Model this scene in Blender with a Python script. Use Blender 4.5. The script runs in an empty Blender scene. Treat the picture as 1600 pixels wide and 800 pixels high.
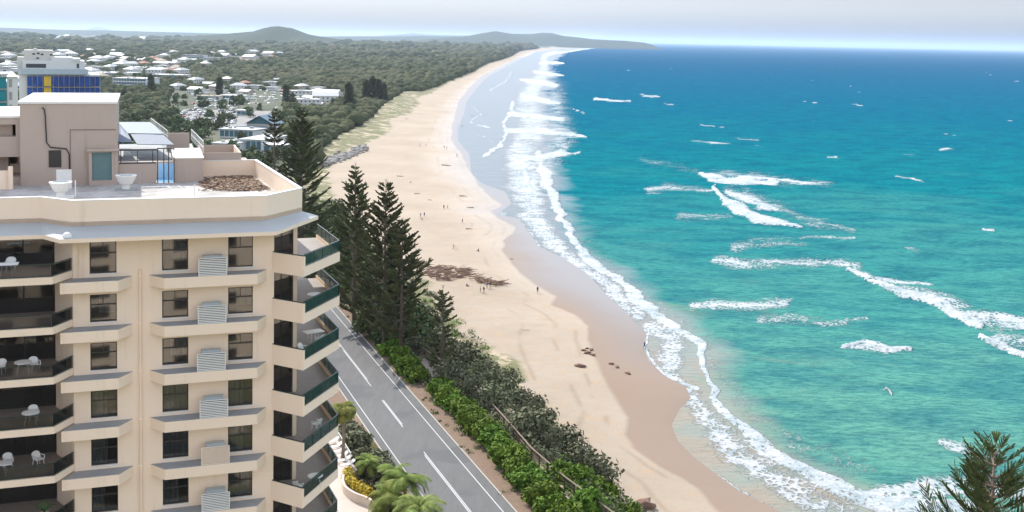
import bpy, bmesh, math, random
import numpy as np
from mathutils import Vector, Matrix
R=math.radians
random.seed(7); rng=np.random.default_rng(7)
scene=bpy.context.scene
COL=scene.collection
# ------------------------------------------------------------------ camera
H=68.0
F=1700.0; PITCH,ROLL,PPX,PPY=0.07364,0.02009,800.0,186.89886
cam_d=bpy.data.cameras.new('camera'); cam=bpy.data.objects.new('camera',cam_d); COL.objects.link(cam)
cam_d.sensor_width=36; cam_d.lens=F/1600*36; cam_d.shift_y=(PPY-400)/1600; cam_d.clip_start=0.5; cam_d.clip_end=250000
cam.matrix_world=Matrix.Translation((0,0,H))@Matrix.Rotation(R(90)-PITCH,4,'X')@Matrix.Rotation(ROLL,4,'Z')
scene.camera=cam
# ------------------------------------------------------------------ light
SUN_EL,SUN_AZ=R(40),R(-32)      # azimuth from +Y towards +X
S=Vector((math.sin(SUN_AZ)*math.cos(SUN_EL),math.cos(SUN_AZ)*math.cos(SUN_EL),math.sin(SUN_EL)))
w=bpy.data.worlds.new('World'); scene.world=w; w.use_nodes=True
nt=w.node_tree; bg=nt.nodes['Background']; sky=nt.nodes.new('ShaderNodeTexSky'); sky.sky_type='NISHITA'
sky.sun_disc=False; sky.sun_elevation=SUN_EL; sky.sun_rotation=SUN_AZ; sky.air_density=1.0; sky.dust_density=0.3; sky.ozone_density=3; sky.altitude=1500
hs=nt.nodes.new('ShaderNodeHueSaturation'); hs.inputs['Saturation'].default_value=.36; nt.links.new(sky.outputs[0],hs.inputs['Color'])
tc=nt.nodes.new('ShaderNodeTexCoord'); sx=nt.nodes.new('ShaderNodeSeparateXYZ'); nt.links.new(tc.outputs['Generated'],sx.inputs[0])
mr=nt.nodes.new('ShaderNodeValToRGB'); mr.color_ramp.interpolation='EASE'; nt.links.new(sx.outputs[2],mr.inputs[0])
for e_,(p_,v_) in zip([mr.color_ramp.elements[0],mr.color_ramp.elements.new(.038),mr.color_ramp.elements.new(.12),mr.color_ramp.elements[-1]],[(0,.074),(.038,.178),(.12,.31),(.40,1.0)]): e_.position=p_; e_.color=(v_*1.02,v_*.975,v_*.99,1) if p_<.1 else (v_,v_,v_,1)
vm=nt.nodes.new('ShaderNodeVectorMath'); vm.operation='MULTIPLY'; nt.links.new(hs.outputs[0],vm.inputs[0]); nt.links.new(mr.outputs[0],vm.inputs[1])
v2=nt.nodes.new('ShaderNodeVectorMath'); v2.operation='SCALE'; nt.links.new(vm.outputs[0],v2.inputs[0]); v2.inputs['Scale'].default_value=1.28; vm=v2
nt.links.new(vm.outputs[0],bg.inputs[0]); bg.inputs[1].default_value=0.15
sd=bpy.data.lights.new('sun','SUN'); sd.energy=2.0; sd.angle=R(0.5); sd.color=(1,.95,.86)
so=bpy.data.objects.new('sun',sd); COL.objects.link(so); so.rotation_euler=S.to_track_quat('Z','Y').to_euler(); so.location=(0,0,300)
scene.view_settings.view_transform='Standard'; scene.view_settings.look='None'; scene.view_settings.gamma=1; scene.view_settings.exposure=1.42
try: scene.view_settings.use_curve_mapping=False
except Exception: pass
scene.cycles.max_bounces=6; scene.cycles.transparent_max_bounces=12; scene.cycles.volume_bounces=1
scene.cycles.use_denoising=True
# ------------------------------------------------------------------ pixel <-> world
def ray(px,py):
    px=np.asarray(px,float); py=np.asarray(py,float)
    a,b=px-PPX,py-PPY; cr,sr=math.cos(ROLL),math.sin(ROLL)
    X=(a*cr+b*sr)/F; V=-(-a*sr+b*cr)/F; c,s=math.cos(PITCH),math.sin(PITCH)
    return X,c+V*s,-s+V*c
def G(px,py,z=0.0):
    X,Y,Z=ray(px,py); t=(z-H)/Z
    return X*t,Y*t
def GP(px,py,z=0.0):
    x,y=G(px,py,z); return Vector((float(x),float(y),z))
def proj(x,y,z):
    z=z-H; c,s=math.cos(PITCH),math.sin(PITCH); d=y*c-z*s; v=y*s+z*c
    d=np.where(d<1e-3,1e-3,d); X=x/d*F; Y=-v/d*F; cr,sr=math.cos(ROLL),math.sin(ROLL)
    return PPX+X*cr-Y*sr,PPY+X*sr+Y*cr
def curve(pts,z,pre=(),post=()):
    P=[G(a,b,z) for a,b in pts]; P=[(float(p[0]),float(p[1])) for p in P]
    P=list(pre)+P+list(post); P.sort(key=lambda p:p[1])
    A=np.array(P); return A[:,1],A[:,0]
Wc=curve([(1300,835),(1220,800),(1156,768),(1124,744),(1085,715),(1060,690),(1050,664),(1062,640),(1080,622),(1072,604),(1040,588),(1014,564),(1004,540),(1012,524),(986,496),(950,462),(915,425),(880,403),(842,385),(812,342),(778,335),(800,318),(790,300),(752,286),(737,270),(734,241),(716,220),(716,199),(725,178),(728,160),(747,135),(762,120),(795,102),(817,90),(837,81),(875,76)],0,
  pre=[(900,-3000),(75,0),(52,100)],post=[(1100,12000),(1500,16000)])
Dc=curve([(1116,800),(1088,768),(1032,736),(996,708),(976,684),(978,656),(960,628),(950,604),(936,580),(925,552),(918,534),(922,512),(900,495),(865,480),(872,465),(836,447),(816,432),(802,416),(797,407),(784,390),(788,376),(802,362),(803,352),(779,340),(767,328),(785,320),(770,310),(748,289),(732,262),(722,241),(706,220),(706,199),(712,178),(716,160),(735,135),(752,120),(787,102),(810,90)],0.6,
  pre=[(890,-3000),(65,0)],post=[(1040,12000),(1440,16000)])
Tc=curve([(995,800),(965,770),(930,735),(895,700),(862,675),(835,640),(815,600),(790,565),(745,535),(705,500),(680,460),(650,430)],2.3,
  pre=[(830,-3000),(36,80)],post=[(-48,345),(-72,430),(-94,545)])
Vpx=[(512,262),(550,232),(584,217),(611,205),(612,194),(604,186),(640,177),(656,160),(650,152),(672,146),(688,136),(700,129),(737,115),(762,100),(795,90),(812,80),(840,75.5)]
Vc=curve(Vpx,3,pre=[(830,-3000),(36,80)]+[(float(x),float(y)) for x,y in zip(Tc[1][3:-1],Tc[0][3:-1])],post=[(700,12000),(1100,16000)])
Fc=curve([(480,275),(500,235),(530,213),(560,197),(578,185),(592,170),(612,156),(628,145),(660,142),(683,134),(697,127),(735,113),(760,99),(795,89),(812,79.5)],4,post=[(500,12000),(700,16000)])
FEN=[(575,484),(597,506),(631,536),(710,590),(760,635),(802,683),(830,716),(882,762),(928,797),(985,840)]
Bc=curve([(a+8,b) for a,b in FEN],14,pre=[(780,-3000),(30,90)],post=[(-50,262),(-66,345),(-92,430),(-112,545),(-150,800),(-170,1200)])
def cx(c,y): return np.interp(y,c[0],c[1])
def plateau(y): 
    t=np.clip((y-235)/(480-235),0,1); t=t*t*(3-2*t); return 14*(1-t)+4.5*t
def cosf(c,y):
    s=(cx(c,y+30)-cx(c,y-30))/60; return 1/np.sqrt(1+s*s)
def hz(x,y):
    x=np.asarray(x,float); y=np.asarray(y,float)
    xw=cx(Wc,y); xt=np.where(y<545,cx(Tc,np.minimum(y,545)),cx(Vc,y)+2); xb=np.where(y<545,cx(Bc,y),xt-25)
    p=plateau(y); zt_=2.3
    sea=-0.035*(x-xw)*cosf(Wc,y)
    be=zt_*np.clip((xw-x)/np.maximum(xw-xt,1),0,1)**0.8
    t=np.clip((xt-x)/np.maximum(xt-xb,1),0,1); t=t*t*(3-2*t)
    bank=zt_+(p-zt_)*t
    z=np.where(x>xw,np.maximum(sea,-6),np.where(x>xt,be,bank))
    return z
def hz1(x,y): return float(hz(np.array([x]),np.array([y]))[0])
def on(px,py,it=12):
    z=3.0
    for _ in range(it):
        x,y=G(px,py,z); z=0.5*z+0.5*hz1(float(x),float(y))
    x,y=G(px,py,z); return Vector((float(x),float(y),hz1(float(x),float(y))))
# ------------------------------------------------------------------ object helpers
def tag(o,label=None,cat=None,group=None,kind=None):
    if label: o['label']=label
    if cat: o['category']=cat
    if group: o['group']=group
    if kind: o['kind']=kind
    return o
def link(o,parent=None):
    COL.objects.link(o)
    if parent: o.parent=parent
    return o
def empty(name,loc,rz=0):
    o=bpy.data.objects.new(name,None); o.location=loc; o.rotation_euler=(0,0,rz); o.empty_display_size=.5; return link(o)
def copy_tree(o,parent=None,share=True):
    c=o.copy(); COL.objects.link(c); c.parent=parent
    for ch in [k for k in o.children]: copy_tree(ch,c)
    return c
def np_mesh(name,V,Fs,mats,smooth=False,mi=None):
    """Fs: (n,k) int array"""
    me=bpy.data.meshes.new(name); n,k=Fs.shape
    me.vertices.add(len(V)); me.vertices.foreach_set('co',np.asarray(V,np.float32).ravel())
    me.loops.add(n*k); me.loops.foreach_set('vertex_index',Fs.astype(np.int32).ravel())
    me.polygons.add(n); me.polygons.foreach_set('loop_start',np.arange(0,n*k,k,dtype=np.int32))
    me.polygons.foreach_set('loop_total',np.full(n,k,np.int32)) if False else None
    for m in mats: me.materials.append(m)
    if mi is not None: me.polygons.foreach_set('material_index',np.asarray(mi,np.int32))
    if smooth: me.polygons.foreach_set('use_smooth',np.ones(n,bool))
    me.update(calc_edges=True); me.validate()
    return me
def attr(me,name,vals):
    a=me.attributes.new(name,'FLOAT','POINT'); a.data.foreach_set('value',np.asarray(vals,np.float32))
def attrc(me,name,vals):
    a=me.attributes.new(name,'FLOAT_COLOR','POINT'); a.data.foreach_set('color',np.asarray(vals,np.float32).ravel())
class MB:
    def __init__(s): s.v=[]; s.f=[]; s.m=[]
    def add(s,vs,fs,mi=0):
        b=len(s.v); s.v+= [tuple(v) for v in vs]; s.f+=[tuple(b+i for i in f) for f in fs]; s.m+=[mi]*len(fs); return s
    def box(s,x0,x1,y0,y1,z0,z1,mi=0,M=None):
        if x0>x1: x0,x1=x1,x0
        if y0>y1: y0,y1=y1,y0
        if z0>z1: z0,z1=z1,z0
        vs=[(x0,y0,z0),(x1,y0,z0),(x1,y1,z0),(x0,y1,z0),(x0,y0,z1),(x1,y0,z1),(x1,y1,z1),(x0,y1,z1)]
        if M is not None: vs=[tuple(M@Vector(v)) for v in vs]
        return s.add(vs,[(3,2,1,0),(4,5,6,7),(0,1,5,4),(1,2,6,5),(2,3,7,6),(3,0,4,7)],mi)
    def prism(s,poly,z0,z1,mi=0):
        n=len(poly); a=sum(poly[i][0]*poly[(i+1)%n][1]-poly[(i+1)%n][0]*poly[i][1] for i in range(n))
        if a<0: poly=poly[::-1]
        vs=[(x,y,z0) for x,y in poly]+[(x,y,z1) for x,y in poly]
        fs=[tuple(range(n-1,-1,-1)),tuple(range(n,2*n))]+[(i,(i+1)%n,n+(i+1)%n,n+i) for i in range(n)]
        return s.add(vs,fs,mi)
    def tube(s,pts,r,n=6,mi=0,caps=True):
        pts=[Vector(p) for p in pts]; rs=r if isinstance(r,(list,tuple)) else [r]*len(pts); b=[]
        up=None
        for i,p in enumerate(pts):
            t=(pts[min(i+1,len(pts)-1)]-pts[max(i-1,0)]).normalized()
            a=t.cross(Vector((0,0,1)));  a=a if a.length>.05 else t.cross(Vector((1,0,0))); a.normalize()
            if up is not None and a.dot(up)<0: a=-a
            up=a; c=t.cross(a)
            b+=[p+(a*math.cos(2*math.pi*k/n)+c*math.sin(2*math.pi*k/n))*rs[i] for k in range(n)]
        fs=[(i*n+k,i*n+(k+1)%n,(i+1)*n+(k+1)%n,(i+1)*n+k) for i in range(len(pts)-1) for k in range(n)]
        if caps: fs+=[tuple(range(n-1,-1,-1)),tuple((len(pts)-1)*n+k for k in range(n))]
        return s.add(b,fs,mi)
    def band(s,path,w0,w1,z0,z1,mi=0):
        pass
    def mesh(s,name,mats,smooth=False):
        me=bpy.data.meshes.new(name); me.from_pydata([tuple(v) for v in s.v],[],s.f)
        for m in (mats if isinstance(mats,(list,tuple)) else [mats]): me.materials.append(m)
        if len(me.polygons): me.polygons.foreach_set('material_index',s.m)
        if smooth: me.polygons.foreach_set('use_smooth',[True]*len(me.polygons))
        me.update(); return me
    def build(s,name,mats,parent=None,smooth=False,loc=None):
        o=bpy.data.objects.new(name,s.mesh(name,mats,smooth)); link(o,parent)
        if loc is not None: o.location=loc
        return o
# ------------------------------------------------------------------ materials
def srgb(r,g,b): return tuple(((c/255)/12.92 if c/255<=.04045 else ((c/255+.055)/1.055)**2.4) for c in (r,g,b))+(1,)
class NT:
    def __init__(s,name):
        s.m=bpy.data.materials.new(name); s.m.use_nodes=True; s.t=s.m.node_tree; s.b=s.t.nodes['Principled BSDF']; s.out=s.t.nodes['Material Output']
    def n(s,t,**k):
        x=s.t.nodes.new('ShaderNode'+t)
        for a,v in k.items():
            if a in x.inputs.keys() if not hasattr(x,a) else False: x.inputs[a].default_value=v
            elif hasattr(x,a): setattr(x,a,v)
        return x
    def l(s,a,b): s.t.links.new(a,b)
    def noise(s,scale,detail=4,rough=.6,vec=None,dim='3D',dist=0):
        x=s.t.nodes.new('ShaderNodeTexNoise'); x.inputs['Scale'].default_value=scale; x.inputs['Detail'].default_value=detail; x.inputs['Roughness'].default_value=rough; x.inputs['Distortion'].default_value=dist
        if vec is not None: s.l(vec,x.inputs['Vector'])
        return x.outputs['Fac']
    def map(s,vec,sc=(1,1,1),loc=(0,0,0),rot=(0,0,0)):
        x=s.t.nodes.new('ShaderNodeMapping'); s.l(vec,x.inputs[0]); x.inputs['Scale'].default_value=sc; x.inputs['Location'].default_value=loc; x.inputs['Rotation'].default_value=rot; return x.outputs[0]
    def pos(s): return s.t.nodes.new('ShaderNodeNewGeometry').outputs['Position']
    def obj(s): return s.t.nodes.new('ShaderNodeTexCoord').outputs['Object']
    def at(s,name,o='Fac'):
        x=s.t.nodes.new('ShaderNodeAttribute'); x.attribute_name=name; return x.outputs[o]
    def rand(s): return s.t.nodes.new('ShaderNodeObjectInfo').outputs['Random']
    def math(s,op,a,b=0.0,c=0.0,clamp=False):
        x=s.t.nodes.new('ShaderNodeMath'); x.operation=op; x.use_clamp=clamp
        for i,v in enumerate((a,b,c)):
            if isinstance(v,(int,float)): x.inputs[i].default_value=v
            else: s.l(v,x.inputs[i])
        return x.outputs[0]
    def ss(s,v,a,b):
        x=s.t.nodes.new('ShaderNodeMapRange'); x.interpolation_type='SMOOTHSTEP'; s.l(v,x.inputs[0]); x.inputs[1].default_value=a; x.inputs[2].default_value=b; return x.outputs[0]
    def ramp(s,v,stops,interp='LINEAR'):
        x=s.t.nodes.new('ShaderNodeValToRGB'); cr=x.color_ramp; cr.interpolation=interp
        while len(cr.elements)<len(stops): cr.elements.new(.5)
        for e,(p,c) in zip(cr.elements,stops): e.position=p; e.color=c if len(c)==4 else tuple(c)+(1,)
        s.l(v,x.inputs[0]); return x.outputs[0]
    def mix(s,f,a,b,mode='MIX'):
        x=s.t.nodes.new('ShaderNodeMix'); x.data_type='RGBA'; x.blend_type=mode
        for sock,v in ((x.inputs[0],f),(x.inputs[6],a),(x.inputs[7],b)):
            if isinstance(v,(int,float)): sock.default_value=v
            elif isinstance(v,tuple): sock.default_value=v
            else: s.l(v,sock)
        return x.outputs[2]
    def bump(s,h,strength=.3,dist=.1):
        x=s.t.nodes.new('ShaderNodeBump'); x.inputs['Strength'].default_value=strength; x.inputs['Distance'].default_value=dist; s.l(h,x.inputs['Height']); s.l(x.outputs[0],s.b.inputs['Normal']); return x
    def base(s,c):
        if isinstance(c,tuple): s.b.inputs['Base Color'].default_value=c
        else: s.l(c,s.b.inputs['Base Color'])
        return s
    def set(s,rough=None,metal=None,spec=None):
        if rough is not None:
            if isinstance(rough,(int,float)): s.b.inputs['Roughness'].default_value=rough
            else: s.l(rough,s.b.inputs['Roughness'])
        if metal is not None: s.b.inputs['Metallic'].default_value=metal
        if spec is not None: s.b.inputs['Specular IOR Level'].default_value=spec
        return s
def simple(name,c,rough=.6,metal=0,var=.12,sc=1.5,spec=.4,bump=0,rnd=0):
    m=NT(name); c=c if len(c)==4 else tuple(c)+(1,)
    d=tuple(x*(1-var) for x in c[:3])+(1,); e=tuple(min(1,x*(1+var)) for x in c[:3])+(1,)
    n=m.noise(sc,5,.6,m.obj()); col=m.mix(n,d,e)
    if rnd:
        hs=m.t.nodes.new('ShaderNodeHueSaturation'); m.l(col,hs.inputs['Color']); m.l(m.math('MULTIPLY_ADD',m.rand(),rnd,1-rnd/2),hs.inputs['Value']); col=hs.outputs[0]
    m.base(col).set(rough,metal,spec)
    if bump: m.bump(m.noise(sc*8,4,.6,m.obj()),bump,.02)
    return m.m
# ------------------------------------------------------------------ terrain & sea grids
yh=62.0
ys=np.concatenate([np.array([63.0,63.4,63.9,64.5,65.1,65.8,66.6]),np.arange(67.5,120,1.0),np.arange(120,860,1.5)])
rad=H*F/(ys-yh)
rad=np.concatenate([rad,[110,90,70,50,30,12]])
az=np.concatenate([np.radians(np.arange(-180,-34,6.0)),np.arctan((np.arange(-1080,1081,2.4))/F),np.radians(np.arange(34,180,6.0))])
az=np.unique(az)
RR,AA=np.meshgrid(rad,az,indexing='ij')
GX=RR*np.sin(AA); GY=np.where(np.abs(AA)<R(36),RR,RR*np.cos(AA)); GX=np.where(np.abs(AA)<R(36),RR*np.tan(AA),GX)
nr,nc=GX.shape
idx=np.arange(nr*nc).reshape(nr,nc)
a=idx[:-1,:-1];b=idx[:-1,1:];c_=idx[1:,1:];d=idx[1:,:-1]
quads=np.stack([d.ravel(),c_.ravel(),b.ravel(),a.ravel()],1)
wrap=np.stack([idx[1:,-1],idx[1:,0],idx[:-1,0],idx[:-1,-1]],1)
quads=np.concatenate([quads,wrap])
gx=GX.ravel(); gy=GY.ravel()
off=(gx-cx(Wc,gy))*cosf(Wc,gy)          # metres offshore of the waterline
def vnoise(x,y,s,seed=0,oct=4):
    r=np.random.default_rng(seed); out=0;amp=1;tot=0
    for o in range(oct):
        g=r.random((256,256)); X=x*s*2**o+13.7*o; Y=y*s*2**o+7.1*o
        xi=np.floor(X).astype(int); yi=np.floor(Y).astype(int); fx=X-xi; fy=Y-yi; fx=fx*fx*(3-2*fx); fy=fy*fy*(3-2*fy)
        x0=xi%256;x1=(xi+1)%256;y0=yi%256;y1=(yi+1)%256
        out=out+amp*((g[x0,y0]*(1-fx)+g[x1,y0]*fx)*(1-fy)+(g[x0,y1]*(1-fx)+g[x1,y1]*fx)*fy); tot+=amp; amp*=.5
    return out/tot
def sst(v,a,b):
    t=np.clip((v-a)/(b-a),0,1); return t*t*(3-2*t)
# ---- terrain attributes
z=hz(gx,gy)
wet=sst((gx-cx(Dc,gy))*cosf(Dc,gy)+(vnoise(gx,gy,.08,3)-.5)*2.2,-.6,.7)
film=sst((gx-cx(Wc,gy))*cosf(Wc,gy)+(vnoise(gx,gy,.03,5)-.5)*16,-16-np.clip((gy-170)*.12,0,14),0)
film=np.maximum(film*(.25+.75*sst(gy,190,290)),sst(gy,330,420)*wet)
veg=sst(cx(Vc,gy)-gx+(vnoise(gx,gy,.1,9)-.5)*9,-1.5,1.5)
forest=sst(cx(Fc,gy)-gx,-3,3)*(gy>480)
dryz=np.where((veg<.5)&(wet<.5)&(gx>cx(Vc,gy)),(vnoise(gx,gy,.25,12)-.5)*.35+(vnoise(gx,gy,.03,14)-.5)*.8,0)
z=z+dryz*np.clip((cx(Dc,gy)-gx)/12,0,1)
inl=np.clip((cx(Vc,gy)-gx)/60,0,1)*(gy>900)
z=z+inl*(vnoise(gx,gy,.002,21)-.3)*np.clip(gy/2500,0,1)*14
keep=(off[quads].min(1)<60)
tm=NT('ground'); P=tm.pos()
n1=tm.noise(.35,8,.65,P); n2=tm.noise(.03,4,.6,P); n3=tm.noise(2.2,6,.7,P)
sand=tm.ramp(n2,[(.3,(.33,.262,.19,1)),(.7,(.40,.327,.25,1))])
sand=tm.mix(tm.ss(n1,.52,.68),sand,(.40,.29,.19,1))
sand=tm.mix(tm.math('MULTIPLY',tm.ss(n3,.5,.72),.35),sand,(.33,.24,.16,1))
sand=tm.mix(tm.math('MULTIPLY',tm.at('wrack'),.38),sand,(.20,.145,.09,1))
foot=tm.n('TexVoronoi'); tm.l(tm.map(P,(1.1,.9,0)),foot.inputs['Vector']); foot.inputs['Scale'].default_value=1.0; fo=tm.math('MULTIPLY',tm.ss(foot.outputs['Distance'],.28,.12),tm.ss(tm.noise(.05,3,.6,P),.45,.6)); sand=tm.mix(tm.math('MULTIPLY',fo,.42),sand,(.24,.18,.125,1))
wets=tm.mix(n2,(.25,.172,.118,1),(.28,.198,.138,1)); wets=tm.mix(tm.at('film'),wets,(.195,.165,.145,1))
sd_=tm.mix(tm.at('wet'),sand,wets)
grass=tm.mix(n1,(.06,.085,.022,1),(.24,.21,.10,1)); grass=tm.mix(tm.ss(tm.noise(.12,5,.7,P),.50,.62),grass,(.45,.36,.25,1))
flo=tm.mix(tm.ss(tm.noise(.02,8,.7,P),.35,.65),(.03,.045,.016,1),(.085,.09,.045,1))
g2=tm.mix(tm.at('forest'),grass,flo)
tm.base(tm.mix(tm.at('veg'),sd_,g2))
tm.set(rough=tm.math('SUBTRACT',.9,tm.math('MULTIPLY',tm.math('MULTIPLY',tm.at('film'),tm.math('SUBTRACT',1,tm.at('veg'))),.62)),spec=.35)
tm.bump(tm.math('MULTIPLY',tm.math('ADD',n3,n1),tm.math('SUBTRACT',1,tm.at('wet'))),.55,.25)
me=np_mesh('ground',np.stack([gx,gy,z],1),quads[keep],[tm.m],True)
wr=(cx(Dc,gy)-gx)*cosf(Dc,gy); wrack=sum(np.exp(-((wr-d0-3*(vnoise(gx,gy,.03,80+int(d0))-.5))/.5)**2)*sst(vnoise(gx,gy,.09,90+int(d0)),.45,.6) for d0 in (3.,8.,15.))
for nme,v in (('wrack',wrack),('wet',wet),('film',film),('veg',veg),('forest',forest)): attr(me,nme,v)
ground=link(bpy.data.objects.new('ground',me)); tag(ground,kind='structure')
# ---- sea
px,py=proj(gx,gy,np.zeros_like(gx))
front=gy>20
def stroke(pts,inten,soft=1.0):
    """pts (x,y,halfwidth) in pixels -> mask"""
    best=np.zeros(len(gx))
    xs=[p[0] for p in pts]; ysl=[p[1] for p in pts]; m=max(p[2] for p in pts)+4
    sel=np.where(front&(px>min(xs)-m)&(px<max(xs)+m)&(py>min(ysl)-m)&(py<max(ysl)+m))[0]
    X=px[sel];Y=py[sel]; bb=np.zeros(len(sel))
    for (x0,y0,w0),(x1,y1,w1) in zip(pts[:-1],pts[1:]):
        dx,dy=x1-x0,y1-y0; L=dx*dx+dy*dy+1e-6; t=np.clip(((X-x0)*dx+(Y-y0)*dy)/L,0,1)
        dd=np.hypot(X-x0-t*dx,Y-y0-t*dy); ww=w0+(w1-w0)*t
        bb=np.maximum(bb,1-sst(dd/ww,1-soft,1))
    best[sel]=bb*inten; return best
# ragged edges: the strokes are bent by noise that is finer near the camera
wa=np.clip(2600/np.maximum(np.hypot(gx,gy),60),1.2,9)
px=px+(vnoise(gx,gy,.09,51,5)-.5)*wa*3.4; py=py+(vnoise(gx,gy,.07,52,5)-.5)*wa*2.0
foam=np.zeros(len(gx))
ST=[
 # shore break, from the near end northwards
 ([(1600,840,34),(1500,812,34),(1420,800,26),(1340,778,16),(1270,745,15),(1220,715,13),(1180,692,12),(1145,660,12),(1120,625,9),(1108,600,5)],1.0,.5),
 ([(1108,600,5),(1100,565,7),(1092,540,8),(1065,518,9),(1035,494,10),(1000,470,10),(965,440,9),(930,412,9),(905,388,9),(888,360,8),(872,330,9),(862,300,10),(855,270,9)],1.0,.5),
 ([(1450,760,16),(1380,772,20),(1330,780,18)],.75,.9),
 ([(1600,770,30),(1480,765,28),(1400,780,25)],.62,1),
 # wash over the sand
 ([(1210,795,5),(1160,765,4),(1128,742,4)],.6,.7),
 ([(1290,790,24),(1230,760,26),(1180,728,24),(1130,690,24),(1095,650,24),(1075,615,22)],.70,.9),
 ([(1100,640,10),(1050,590,16),(1045,560,30),(1050,530,28),(1020,510,18)],.72,.9),
 ([(1090,610,4),(1050,594,3.5),(1016,566,3.5),(1004,541,3.5),(1014,524,3),(1040,512,4)],.95,.7),
 ([(1000,490,16),(960,460,14),(920,425,14),(880,395,16),(850,365,22),(830,330,28)],.66,.9),
 ([(845,386,3),(815,350,3),(795,338,3),(776,334,3)],.6,.8),
 # broad surf zone north
 ([(830,330,34),(825,300,38),(815,270,38),(815,245,34)],.70,.9),
 ([(757,243,4),(784,226,5),(792,208,4),(786,192,4),(800,176,4),(800,160,4)],.9,.7),
 ([(830,300,6),(820,270,7),(822,250,8),(860,245,6),(905,238,3)],.95,.7),
 ([(850,290,8),(846,262,9),(842,240,8)],.9,.8),
 ([(800,238,14),(830,215,34),(835,190,34),(825,170,30),(825,150,24),(840,130,20),(850,115,16),(850,100,12),(850,88,8),(870,80,4)],.62,.9),
 ([(790,205,5),(840,205,8),(890,212,5),(915,214,3)],1,.8),
 ([(795,178,5),(840,182,8),(880,188,4)],1,.8),
 ([(818,150,6),(850,158,8),(872,162,3)],1,.8),
 ([(815,125,4),(850,130,9),(870,134,4)],1,.8),
 ([(835,112,4),(860,116,6),(880,118,2)],.95,.8),
 ([(845,98,3),(870,98,4),(880,99,2)],.95,.8),
 ([(858,84,2.5),(880,82,2.5),(905,78,2),(940,73,1.5)],1,.8),
 ([(738,165,2),(752,178,2),(735,190,2),(750,196,3),(770,200,2)],.75,.9),
 ([(735,205,2),(760,215,2),(775,222,2)],.6,.9),
 ([(765,142,2),(790,128,2.5),(800,112,2)],.7,.9),
 ([(860,240,4),(880,236,5),(905,243,2)],1,.7),
 ([(868,150,26),(872,190,32),(880,215,32),(855,250,42),(850,290,32)],.50,1),
 ([(850,110,20),(868,140,26),(870,170,26)],.45,1),
 ([(905,375,22),(960,425,20),(1020,470,18),(1075,510,16),(1130,590,16),(1180,650,18),(1260,700,22),(1350,740,26)],.30,1),
 ([(1150,700,30),(1230,745,36),(1320,790,38)],.55,1),
 # outer breakers
 ([(1092,273,4),(1110,280,8),(1150,286,7),(1215,286,4)],1,.6),
 ([(1120,283,4),(1165,278,5),(1215,281,3),(1270,286,1.5)],.9,.9),
 ([(1116,292,4),(1128,308,8),(1150,325,12),(1185,343,11),(1225,350,8),(1256,356,3)],1,.65),
 ([(1140,300,8),(1190,320,12),(1220,330,4)],.8,1),
 ([(1010,298,5),(1045,294,9),(1090,296,8),(1110,298,6)],.62,1),
 ([(1060,340,8),(1110,340,10),(1140,336,5)],.42,1),
 ([(1150,385,12),(1200,378,14),(1250,380,10)],.45,1),
 ([(1250,372,3),(1300,372,5),(1340,376,3)],.55,1),
 ([(1118,405,8),(1160,410,12),(1230,412,13),(1300,412,12),(1340,420,10)],.63,1),
 ([(1322,424,4),(1340,430,7),(1365,436,5)],1,.6),
 ([(1350,430,6),(1400,440,8),(1450,445,6),(1460,447,2)],.8,.9),
 ([(1354,446,4),(1375,452,6),(1420,466,7),(1470,482,8),(1515,502,9),(1535,510,4)],1,.55),
 ([(1500,490,10),(1550,500,18),(1605,510,16)],.72,1),
 ([(1400,455,3),(1430,460,3)],.6,1),
 ([(1538,522,4),(1560,532,9),(1610,556,11)],1,.6),
 ([(1085,480,8),(1120,478,12),(1180,480,11),(1235,478,7)],.64,1),
 ([(1180,500,10),(1240,498,12),(1300,505,10),(1350,500,6)],.52,1),
 ([(1312,542,4),(1345,540,11),(1380,548,10),(1420,545,4)],.86,.9),
 ([(1470,690,10),(1500,700,14),(1540,720,14)],.6,1),
 ([(1382,612,2),(1398,622,2)],1,.8),
 ([(1380,440,10),(1440,462,14),(1500,484,16),(1560,510,18)],.50,1),
 ([(1110,272,8),(1170,276,12),(1240,284,10),(1300,290,5)],.45,1),
 ([(1140,296,12),(1200,318,16),(1260,345,12),(1330,362,8)],.45,1),
 ([(1560,520,12),(1610,536,16)],.5,1),
 ([(1000,250,8),(1060,262,10),(1090,268,8)],.3,1),
 ([(1220,620,10),(1260,612,8)],.22,1),
 ([(928,155,2),(950,157,3.5),(985,159,2)],1,.8),
 ([(1095,196,2.5),(1112,198,2.5),(1132,200,1.5)],.95,.8),
 ([(1080,222,2),(1110,224,3),(1140,226,2)],.8,1),
 ([(1150,216,2),(1185,218,2.5)],.6,1),
 ([(1000,148,2),(1015,151,2.5),(1030,151,1.5)],.85,1),
 ([(1040,162,2),(1050,163,2)],.8,1),
 ([(895,170,1.5),(915,178,2)],.85,1),
 ([(1402,275,1.5),(1425,279,2.5),(1445,283,1.5)],.9,1),
 ([(1200,356,2),(1206,358,2)],.5,1),
 ([(1295,246,1.5),(1306,247,2)],.9,1),
 ([(1412,242,1.5),(1438,243,1.5)],.75,1),
 ([(1470,233,1.5),(1486,233,1.5)],.75,1),
 ([(1538,359,1.5),(1555,360,2.5)],.9,1),
 ([(1415,387,2),(1440,392,4)],.6,1),
]
for s_ in ST:
    if s_[2]>=.9 and max(q[2] for q in s_[0])>4: s_=([(q[0],q[1],q[2]*1.35) for q in s_[0]],min(1,s_[1]*1.08),s_[2])
    foam=np.maximum(foam,stroke(*s_))
foam=np.where(foam>0,np.clip(foam*(.72+.6*vnoise(gx,gy*.6,.06,57,5)),0,1),0)
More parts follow.
